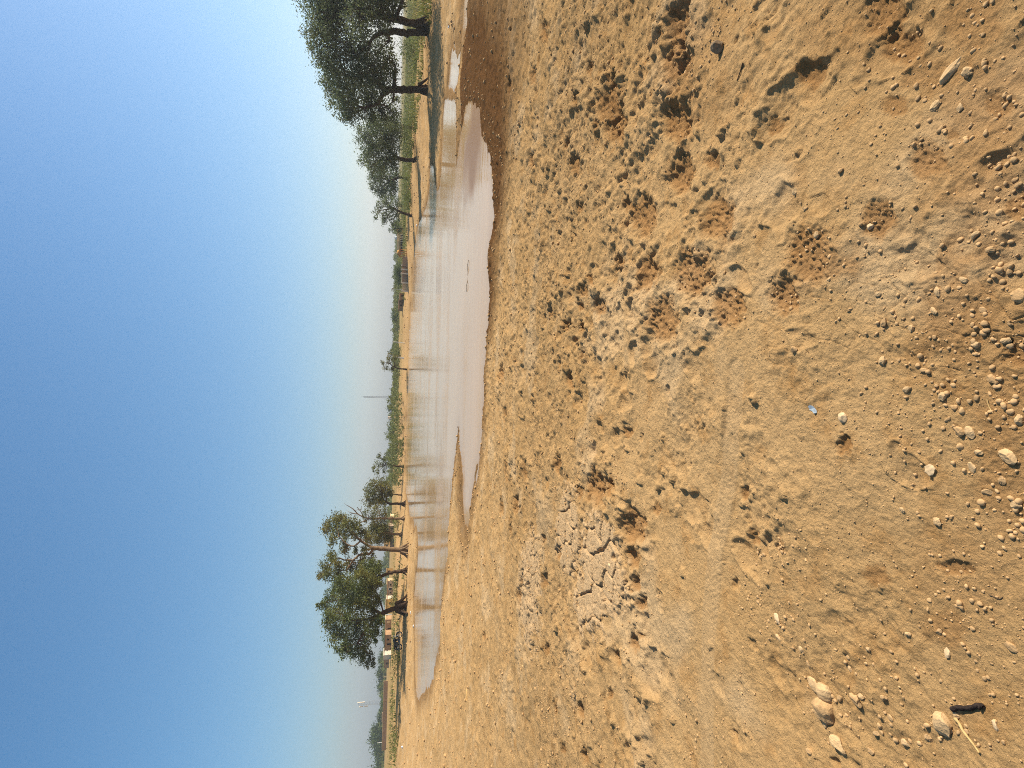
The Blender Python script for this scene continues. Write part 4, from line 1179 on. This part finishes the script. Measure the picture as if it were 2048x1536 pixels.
# ---------------------------------------------------------------- motorcycle on the left bank
def motorcycle():
    P = on_ground(805.5, 1281)
    root = empty('motorcycle', P, math.radians(28))
    root.scale = (1.12, 1.12, 1.12)
    tag(root, 'black motorcycle parked on the sandy bank left of the big round tree', 'motorcycle')
    def wheel(x):
        tyre = MB()
        pts = [(x + 0.29 * math.cos(t), 0, 0.31 + 0.29 * math.sin(t)) for t in np.linspace(0, 2 * math.pi, 25)]
        tyre.tube(pts, 0.05, 8, cap=False)
        w_ = tyre.build('wheel', M['rubber'], root, smooth=True)
        rim = MB()
        rim.tube([(x + 0.235 * math.cos(t), 0, 0.31 + 0.235 * math.sin(t)) for t in np.linspace(0, 2 * math.pi, 25)], 0.017, 6, cap=False)
        for k in range(10):
            t = k * math.pi / 5
            rim.tube([(x, 0, 0.31), (x + 0.23 * math.cos(t), 0, 0.31 + 0.23 * math.sin(t))], 0.008, 4)
        rim.tube([(x, -0.06, 0.31), (x, 0.06, 0.31)], 0.035, 8)
        rim.build('rim', M['chrome'], w_)
    wheel(-0.64); wheel(0.64)
    MB().tube([(0.64, -0.07, 0.31), (0.50, -0.07, 0.7), (0.44, -0.07, 0.92)], 0.024, 6).tube([(0.64, 0.07, 0.31), (0.50, 0.07, 0.7), (0.44, 0.07, 0.92)], 0.024, 6).build('fork', M['chrome'], root)
    MB().tube([(0.42, 0, 0.82), (0.1, 0, 0.72), (-0.4, 0, 0.7), (-0.72, 0, 0.78)], 0.03, 6).tube([(0.42, 0, 0.75), (0.2, 0, 0.3), (-0.2, 0, 0.28), (-0.64, 0, 0.31)], 0.026, 6).build('frame', M['black'], root)
    MB().tube([(0.34, 0, 0.82), (0.22, 0, 0.87), (0.05, 0, 0.86), (-0.1, 0, 0.8)], [0.09, 0.19, 0.19, 0.11], 10).build('fuel_tank', M['black'], root, smooth=True)
    MB().tube([(-0.08, 0, 0.80), (-0.25, 0, 0.79), (-0.5, 0, 0.82), (-0.78, 0, 0.86)], [0.09, 0.14, 0.14, 0.08], 8).build('seat', M['rubber'], root, smooth=True)
    MB().box(-0.16, 0.26, -0.17, 0.17, 0.22, 0.5).tube([(0.1, 0, 0.5), (0.16, 0, 0.72)], 0.13, 8).build('engine', M['black'], root)
    for s in (-1, 1):
        MB().box(-0.5, -0.1, min(0.1 * s, 0.16 * s), max(0.1 * s, 0.16 * s), 0.45, 0.76).build('side_panel', M['black'], root)
    MB().box(-0.95, -0.8, -0.1, 0.1, 0.55, 0.86).build('tail', M['black'], root)
    MB().tube([(0.18, -0.16, 0.32), (-0.2, -0.17, 0.26), (-0.75, -0.18, 0.34)], [0.025, 0.035, 0.05], 7).build('exhaust', M['chrome'], root)
    MB().tube([(0.40, -0.36, 1.02), (0.43, -0.2, 1.04), (0.44, 0, 0.96), (0.43, 0.2, 1.04), (0.40, 0.36, 1.02)], 0.017, 6).build('handlebar', M['black'], root)
    MB().lathe([(0.03, 0), (0.09, 0.02), (0.1, 0.12), (0.09, 0.15)], 0, 0, 12).build('headlight', M['chrome'], root).location = (0.52, 0, 0.84)
    for s in (-1, 1):
        MB().tube([(0.42, 0.22 * s, 1.04), (0.38, 0.27 * s, 1.2)], 0.008, 5).tube([(0.385, 0.23 * s, 1.2), (0.375, 0.33 * s, 1.26)], 0.045, 7).build('mirror', M['black'], root)
    for x, a in ((0.64, (0.5, 2.4)), (-0.64, (0.3, 2.5))):
        pts = [(x + 0.36 * math.cos(t), 0, 0.31 + 0.36 * math.sin(t)) for t in np.linspace(a[0], a[1], 9)]
        MB().tube(pts, 0.045, 6).build('mudguard', M['black'], root)
    MB().tube([(-0.1, 0.1, 0.3), (-0.16, 0.3, 0.0)], 0.012, 5).build('kickstand', M['metal'], root)
motorcycle()

# ---------------------------------------------------------------- stones, sticks and scraps on the near bank
def ico(sub):
    t = (1 + 5 ** 0.5) / 2
    v = [(-1, t, 0), (1, t, 0), (-1, -t, 0), (1, -t, 0), (0, -1, t), (0, 1, t), (0, -1, -t), (0, 1, -t), (t, 0, -1), (t, 0, 1), (-t, 0, -1), (-t, 0, 1)]
    v = [np.array(q) / np.linalg.norm(q) for q in v]
    f = [(0, 11, 5), (0, 5, 1), (0, 1, 7), (0, 7, 10), (0, 10, 11), (1, 5, 9), (5, 11, 4), (11, 10, 2), (10, 7, 6), (7, 1, 8), (3, 9, 4), (3, 4, 2), (3, 2, 6), (3, 6, 8), (3, 8, 9),
         (4, 9, 5), (2, 4, 11), (6, 2, 10), (8, 6, 7), (9, 8, 1)]
    for _ in range(sub):
        cache, nf = {}, []
        def mid(a, b):
            k = (min(a, b), max(a, b))
            if k not in cache:
                m = v[a] + v[b]; v.append(m / np.linalg.norm(m)); cache[k] = len(v) - 1
            return cache[k]
        for a, b, c in f:
            x, y, z = mid(a, b), mid(b, c), mid(c, a)
            nf += [(a, x, z), (b, y, x), (c, z, y), (x, y, z)]
        f = nf
    return np.array(v), np.array(f)
ICO = {0: ico(0), 1: ico(1), 2: ico(2), 3: ico(3)}

def stone_shape(sub, sx, sy, sz, facets=7):
    v = ICO[sub][0].copy()
    for _ in range(facets):                      # flat broken faces
        n = RS.normal(size=3); n /= np.linalg.norm(n)
        h = RS.uniform(0.62, 0.9)
        e = v @ n - h
        v = v - np.clip(e, 0, None)[:, None] * n
    if sub > 1:
        for k in range(3):
            a = RS.normal(size=3) * (3 + 3 * k)
            v = v * (1 + 0.05 / (k + 1) * np.sin(v @ a + RS.rand() * 6)[:, None])
    return v * np.array([sx, sy, sz])

def stone(label, px, py, lpx, spx, mat='stone', rot=0.0, hgt=0.6, sink=0.38, group=None, facets=9):
    P = on_ground(px, py)
    dist = np.linalg.norm(P - CAM); s = dist / F * 0.92
    sx, sy = lpx * s / 2, spx * s / 2
    sz = hgt * min(sx, sy)
    mb = MB(); v = stone_shape(3, sx, sy, sz, facets)
    mb.add(v, ICO[3][1].tolist())
    o = mb.build('stone', M[mat], None, smooth=False)
    o.location = (P[0], P[1], P[2] + sz * (1 - 2 * sink) * 0.8)
    o.rotation_euler = (RS.uniform(-.15, .15), RS.uniform(-.15, .15), rot)
    tag(o, label, 'stone', group)
    return o
stone('long pale stone lying against the cracked round stone', 1609, 1370, 34, 20, 'stone_pale', 1.0)
stone('pale round stone with dark cracks, between the long stone and broad rock', 1633, 1387, 32, 28, 'stone_pale', 0.4, 0.8)
stone('broad half buried tan rock casting a dark shadow, biggest of the stone trio', 1635, 1418, 44, 40, 'stone', 0.8, 0.75, 0.28, facets=12)
stone('half buried yellowish brown stone just below the stone trio', 1697, 1402, 24, 17, 'stone', 1.2, 0.7)
stone('pale pointed stone at the bottom left corner below the stone trio', 1667, 1490, 30, 20, 'stone_pale', 1.1, 0.8)
stone('small pale stone in the shadow of the broad half buried rock', 1636, 1450, 13, 10, 'stone_pale', 0.3, 0.8)
stone('flat angular pale stone beside the dry pale twig', 1867, 1451, 34, 28, 'stone_pale', 0.5, 0.7, 0.25, facets=12)
stone('small oblong stone between the black stick and the dry twig', 1892, 1433, 12, 8, 'stone_pale', 0.9, 0.7)
stone('small white stone below the end of the dry pale twig', 1974, 1454, 14, 9, 'stone_white', 0.4, 0.6)
stone('lone oval tan stone above the dark slit hole', 1864, 1044, 16, 13, 'stone_pale', 0.2, 0.8)
stone('flat white stone slab below the dark slit hole', 1874, 1306, 20, 10, 'stone_white', 0.1, 0.6)
stone('tan stone near the lower edge, right of the black stick', 2006, 1296, 20, 12, 'stone', 1.0, 0.7)
stone('oval pale stone beside the pressed tyre strip', 1547, 1238, 20, 13, 'stone_white', 0.8, 0.6)
stone('thin pale stone left of the oval pale stone by the tyre strip', 1549, 1276, 14, 9, 'stone_pale', 1.0, 0.7)
stone('whitish angular stone next to the blue grey scrap', 1683, 835, 19, 17, 'stone_white', 0.3, 0.7)
stone('round white flat stone in the middle of the lower edge', 1854, 941, 21, 18, 'stone_white', 0.2, 0.4)
stone('blunt tan stone, right one of a touching pair near the lower edge', 1910, 862, 20, 16, 'stone', 0.7, 0.8)
stone('flat tan stone, left one of a touching pair near the lower edge', 1931, 866, 22, 14, 'stone_pale', 0.4, 0.7)
stone('large oblong stone amid the gravel at the lower edge', 2006, 913, 32, 20, 'stone_pale', 0.9, 0.75)
stone('flat oblong stone above the large oblong stone in gravel', 1933, 934, 19, 11, 'stone_pale', 0.3, 0.6)
stone('single stone right of the tyre chevrons casting a dark shadow', 1598, 700, 15, 12, 'stone', 0.3, 0.9)
stone('long tilted rock half sunk in rough dark dirt on the right', 1890, 139, 40, 15, 'stone_pale', 2.3, 0.9)
stone('small pale stone beside the long tilted rock', 1923, 142, 17, 13, 'stone_pale', 0.4, 0.9)
stone('dark triangular stone standing on the pale slope at right', 1450, 97, 24, 20, 'stone_grey', 0.9, 1.3, 0.2)
stone('yellow white pebble resting on the cracked clay', 1222, 1131, 10, 7, 'stone_white', 0.7, 0.8)
stone('pale stone in the bottom of the gravelly round pit', 1737, 452, 14, 12, 'stone_white', 0.2, 0.7)
stone('blunt grey stone at the lower edge in the gravel bed', 2041, 590, 26, 20, 'stone', 0.4, 0.7)
LOOSE = [(1768,645,14),(1824,657,13),(1763,721,16),(1877,583,16),(1813,778,15),(1979,759,16),(1870,622,14),(1755,588,13),(1453,548,11),(1687,342,12),(1596,384,12),(1618,419,11),
 (1516,473,10),(1877,256,14),(1911,213,12),(1860,211,16),(1612,1504,13),(1750,1398,13),(1705,1395,10),(1660,1400,11),(1843,740,13),(1880,793,14),(1900,815,12),(1950,690,14),(1965,620,13),
 (1930,560,14),(1890,1035,10),(1795,1020,10),(1860,1265,11),(1800,1270,10),(1735,1470,13),(1765,1440,12),(1790,1490,12),(1835,1480,12),(1725,1505,13),(1990,960,16),(1960,985,14),(2015,1010,16),(2030,840,16),
 (1948,905,13),(1640,470,12),(1665,560,11),(1700,620,11),(1985,500,14),(1950,470,13),(2010,680,15),(1520,1110,9),(1560,1160,9),(1590,1300,10),(1600,1330,11),(1680,1340,10),(1720,1300,9)]
for (px, py, s_) in LOOSE:
    stone('small loose tan pebble lying on the dusty near ground', px, py, s_ * RS.uniform(0.95, 1.25), s_ * RS.uniform(0.65, 0.9), RS.choice(['stone', 'stone_pale']), RS.uniform(0, 3), RS.uniform(0.6, 0.9), 0.36, group='loose pebbles on the near ground')

def z_many(x, y):
    r_ = np.hypot(x, y); t_ = np.arctan2(x, y)
    i = np.clip(np.searchsorted(rr, r_) - 1, 0, NR - 2); j = np.clip(np.searchsorted(th, t_) - 1, 0, NT - 2)
    a = (r_ - rr[i]) / (rr[i + 1] - rr[i]); b = (t_ - th[j]) / (th[j + 1] - th[j])
    return (H[i, j] * (1 - b) + H[i, j + 1] * b) * (1 - a) + (H[i + 1, j] * (1 - b) + H[i + 1, j + 1] * b) * a

def crumb_field(name, label, x, y, s_, sub, mat, flat=(0.45, 0.8)):
    """loose crumbs of earth at x, y with half sizes s_: one mesh, uncountable"""
    T = [stone_shape(sub, 1, RS.uniform(0.65, 1.0), 1, 7) for _ in range(40)]
    faces = ICO[sub][1]; nv = len(T[0]); n = len(x)
    z = z_many(x, y)
    k = RS.randint(0, 40, n); a = RS.uniform(0, 6.28, n); fl = RS.uniform(flat[0], flat[1], n)
    V = np.array(T)[k] * s_[:, None, None]
    V[:, :, 2] *= fl[:, None]
    ca, sa = np.cos(a)[:, None], np.sin(a)[:, None]
    vx = V[:, :, 0] * ca - V[:, :, 1] * sa + x[:, None]; vy = V[:, :, 0] * sa + V[:, :, 1] * ca + y[:, None]
    vz = V[:, :, 2] + (z + s_ * fl * 0.35)[:, None]
    P = np.stack([vx, vy, vz], -1).reshape(-1, 3)
    Fc = (faces[None] + (np.arange(n) * nv)[:, None, None]).reshape(-1, 3)
    me = bpy.data.meshes.new(name)
    me.vertices.add(len(P)); me.vertices.foreach_set('co', P.astype(np.float32).ravel())
    m = len(Fc)
    me.loops.add(m * 3); me.loops.foreach_set('vertex_index', Fc.astype(np.int32).ravel())
    me.polygons.add(m)
    me.polygons.foreach_set('loop_start', np.arange(0, m * 3, 3, dtype=np.int32)); me.polygons.foreach_set('loop_total', np.full(m, 3, dtype=np.int32))
    me.update(calc_edges=True)
    tag(link_mesh(name, me, M[mat]), label, 'gravel', kind='stuff')

def gravel():
    zones = [(ground_px(a, b)[:2], r_) for a, b, r_ in ((1930, 620, .55), (1980, 850, .4), (1990, 1000, .35), (1860, 760, .3), (1640, 520, .35), (1580, 620, .18), (1960, 80, .5), (1990, 250, .3), (1740, 440, .25),
             (1690, 1400, .4), (1760, 1450, .4), (1840, 1480, .3), (1600, 1320, .25), (1530, 1230, .3), (1520, 1130, .2), (1870, 1250, .25), (1820, 180, .4), (1470, 620, .2), (2020, 560, .5), (1560, 1100, .2),
             (1380, 560, .3), (1240, 1000, .5), (1250, 1200, .5), (1260, 1300, .4), (1370, 150, .8), (1230, 230, .8), (1400, 1450, .5))]
    n = 130000
    r_ = 0.85 + 7.6 * RS.rand(n) ** 1.7; t_ = RS.uniform(-0.95, 0.95, n)
    x, y = r_ * np.sin(t_), r_ * np.cos(t_)
    dens = 0.16 + 0.40 * np.clip(perlin(x / 0.5, y / 0.5, 141), 0, 1)
    zn = np.zeros(n)
    for c, zr_ in zones:
        q = np.hypot(x - c[0], y - c[1]) / zr_
        zn = np.maximum(zn, np.exp(-q * q * 1.3))
    zn *= 0.35 + 0.65 * np.clip(0.6 + 1.2 * perlin(x / 0.12, y / 0.12, 142), 0, 1)
    dens = np.maximum(dens, 0.36 * zn)
    P = track_px
    ok = (RS.rand(n) < dens) & (P(x, y) > 0.10)
    x, y, r_, zn = x[ok], y[ok], r_[ok], zn[ok]
    s_ = 0.0013 + (0.0035 + 0.0085 * zn) * RS.rand(len(x)) ** 4.2 + 0.0011 * np.maximum(0, r_ - 2)
    big = s_ > 0.0056
    crumb_field('gravel', 'coarse earth crumbs and grit scattered over the near ground', x[big], y[big], s_[big], 1, 'gravel')
    crumb_field('grit', 'fine sandy grit strewn over the near ground', x[~big], y[~big], s_[~big], 0, 'gravel')
    # clods of dried mud on the slope down to the water
    n = 36000
    r_ = np.exp(RS.uniform(math.log(4.5), math.log(34), n)); t_ = RS.uniform(-0.95, 0.95, n)
    x, y = r_ * np.sin(t_), r_ * np.cos(t_)
    d = sdist(x, y)
    dens = 0.10 + 0.75 * np.clip(perlin(x / 1.3, y / 1.0, 151) + 0.7 * perlin(x / 0.35, y / 0.35, 152), 0, 1) + 0.5 * sstep(1.6, 0.2, d) * (r_ > 8)
    ok = (RS.rand(n) < dens) & (d > 0.06)
    x, y, r_ = x[ok], y[ok], r_[ok]
    s_ = r_ * (0.0007 + 0.0028 * RS.rand(len(x)) ** 5)
    crumb_field('clods', 'dried mud clods scattered down the slope to the water', x, y, np.minimum(s_, 0.075), 1, 'clod', (0.5, 0.9))
    # rubble on the far banks
    n = 26000
    r_ = RS.uniform(34, 130, n); t_ = RS.uniform(-0.72, 0.72, n)
    x, y = r_ * np.sin(t_), r_ * np.cos(t_)
    d = sdist(x, y)
    ok = (RS.rand(n) < 0.03 + 0.7 * np.clip(perlin(x / 5, y / 7, 153) + 0.6 * perlin(x / 1.2, y / 1.6, 154), 0, 1)) & (d > 0.1)
    x, y = x[ok], y[ok]
    crumb_field('rubble', 'broken earth rubble along the far banks', x, y, (0.03 + 0.11 * RS.rand(len(x)) ** 3) * (0.6 + r_[ok] / 120), 0, 'clod', (0.5, 1.0))

def track_px(x, y):
    P = np.array([ground_px(*p)[:2] for p in ((1478, 745), (1468, 850), (1448, 980), (1425, 1100), (1415, 1250), (1410, 1400), (1412, 1560))])
    best = np.full(x.shape, 9.0)
    for a, b in zip(P[:-1], P[1:]):
        e = b - a; L = np.linalg.norm(e); e = e / L
        t = np.clip((x - a[0]) * e[0] + (y - a[1]) * e[1], 0, L)
        best = np.minimum(best, np.hypot(x - a[0] - t * e[0], y - a[1] - t * e[1]))
    return best
gravel()

def stick(label, pts, wpx, mat, name='stick', cat='stick', lift=0.5, taper=0.75, forks=()):
    W = [on_ground(*p) for p in pts]
    P0 = W[0]
    s = np.linalg.norm(W[0] - CAM) / F
    r_ = wpx * s / 2
    zs = np.array([w_[2] for w_ in W]); zs = 0.5 * zs + 0.5 * np.linspace(zs[0], zs[-1], len(zs)) + r_ * lift
    path = np.array([(w_[0] - P0[0], w_[1] - P0[1], z_ - P0[2]) for w_, z_ in zip(W, zs)])
    n = len(pts) * 5
    sm = smooth_path(path, n)
    mb = MB().tube(sm, np.linspace(r_, r_ * taper, n) * (1 + 0.08 * np.sin(np.arange(n) * 0.9)), 10, jit=0.03)
    for f in forks:
        i = int(f[0] * (n - 1))
        mb.tube(smooth_path([sm[i], sm[i] + np.array(f[1]) * s * 0.5 + np.array([0, 0, r_]), sm[i] + np.array(f[1]) * s], 5), np.linspace(r_ * 0.6, r_ * 0.25, 5), 6)
    o = mb.build(name, M[mat], None, smooth=True)
    o.location = P0
    tag(o, label, cat)
    return o
stick('short black twisted stick lying near the lower left corner', [(1887, 1422), (1897, 1418), (1910.5, 1419), (1926, 1418), (1936, 1414), (1944, 1413.5), (1950, 1417)], 6.5, 'stick_black', lift=0.9, taper=0.8, forks=[(0.88, (-6, 1, 0))])
stick('long dry pale twig lying below the black stick', [(1891, 1439), (1901, 1450), (1910, 1464), (1920, 1476), (1931, 1489), (1946, 1508)], 4.2, 'stick_pale', name='twig', cat='twig', lift=1.0, taper=0.55)
stick('tiny dark twig beside the dark slit hole', [(1962, 1191), (1971, 1195), (1980, 1200), (1988, 1196)], 2.0, 'stick_brown', name='twig', cat='twig', forks=[(0.6, (3, 4, 0))])
stick('thin whitish stick on the ground left of the pond', [(934, 1377), (935, 1402)], 1.8, 'stick_pale', name='stick')
stick('dark thin stick on the pale slope at upper right', [(1497, 128), (1488, 145), (1481, 162)], 2.2, 'stick_brown', name='twig', cat='twig')
stick('curved straw stalk in the gravel at the lower edge', [(1966, 797), (1970, 812), (1978, 826)], 1.6, 'stick_pale', name='straw', cat='straw')

def flake():
    P = on_ground(1622, 817)
    s = np.linalg.norm(P - CAM) / F
    out = [(-9, -2), (-4, -6), (2, -5), (6, -1), (9, 3), (10, 7), (6, 8), (2, 4), (-2, 3), (-6, 2)]
    v = [(-y * s, -x * s * 1.2, 0.004 + 0.003 * math.sin(i * 1.3)) for i, (x, y) in enumerate(out)] + [(-y * s, -x * s * 1.2, 0.001) for x, y in out]
    n = len(out)
    f = [tuple(range(n)), tuple(reversed(range(n, 2 * n)))] + [(i, i + n, (i + 1) % n + n, (i + 1) % n) for i in range(n)]
    o = MB().add(v, f).build('plastic_scrap', M['flake'])
    o.location = P
    tag(o, 'flat torn blue grey plastic scrap on the dusty ground', 'scrap')
flake()

# bits of white litter along the banks
def litter(label, px, py, wpx, hpx):
    P = on_ground(px, py)
    s = np.linalg.norm(P - CAM) / F
    v = stone_shape(2, wpx * s / 2, wpx * s * 0.4, hpx * s / 2, 5)
    o = MB().add(v, ICO[2][1].tolist()).build('plastic_litter', M['litter'])
    o.location = (P[0], P[1], P[2] + hpx * s * 0.3)
    tag(o, label, 'litter')
litter('white plastic scrap on the sandy bank below the smallest dark tree', 834, 451, 4, 2.5)
litter('white plastic scrap on the dark mud near the two stemmed tree', 898, 54, 4, 3)
litter('white plastic scrap on the strip of bank below the big leaning trunk', 823, 1225, 5, 2)
litter('white scrap on the bank edge below the olive walled house', 828, 1252, 5, 2)
litter('white scrap at the far water edge in mid shore', 819, 661, 3, 2)
litter('white scrap on the ground at the far left of the bank', 805, 1494, 4, 3)

def floating(label, a, b, wpx):
    A, B = at_z(*a, 0.005), at_z(*b, 0.005)
    s = np.linalg.norm(A - CAM) / F
    n = 14
    path = np.array([A * (1 - t) + B * t for t in np.linspace(0, 1, n)])
    path[:, 2] = 0.012 + 0.02 * np.sin(np.linspace(0, 9, n))
    path[:, :2] += RS.normal(size=(n, 2)) * 0.03
    o = MB().tube(path - A, np.interp(np.linspace(0, 1, n), [0, .5, 1], [0.01, wpx * s / 2, 0.01]), 6, jit=0.3).build('branch', M['stick_brown'])
    o.location = A
    tag(o, label, 'branch')
floating('thin dark branch floating in the middle of the pond', (937, 520), (934, 582), 0.8)
floating('dark twig breaking the surface at the tip of the mud spit', (916, 853), (917.5, 862), 1.6)

# ---------------------------------------------------------------- hazy air over the plain
hz = bpy.data.materials.new('hazy_air'); hz.use_nodes = True
hz.node_tree.nodes.remove(hz.node_tree.nodes['Principled BSDF'])
pv = hz.node_tree.nodes.new('ShaderNodeVolumePrincipled')
pv.inputs['Color'].default_value = (0.93, 0.92, 0.88, 1)
pv.inputs['Density'].default_value = 0.0004
pv.inputs['Anisotropy'].default_value = 0.3
hz.node_tree.links.new(pv.outputs[0], hz.node_tree.nodes['Material Output'].inputs['Volume'])
haze = MB().box(-2800, 2800, -2800, 2800, -2.0, 140.0).build('haze', hz)
tag(haze, 'thin pale haze lying over the plain', 'haze', kind='stuff')
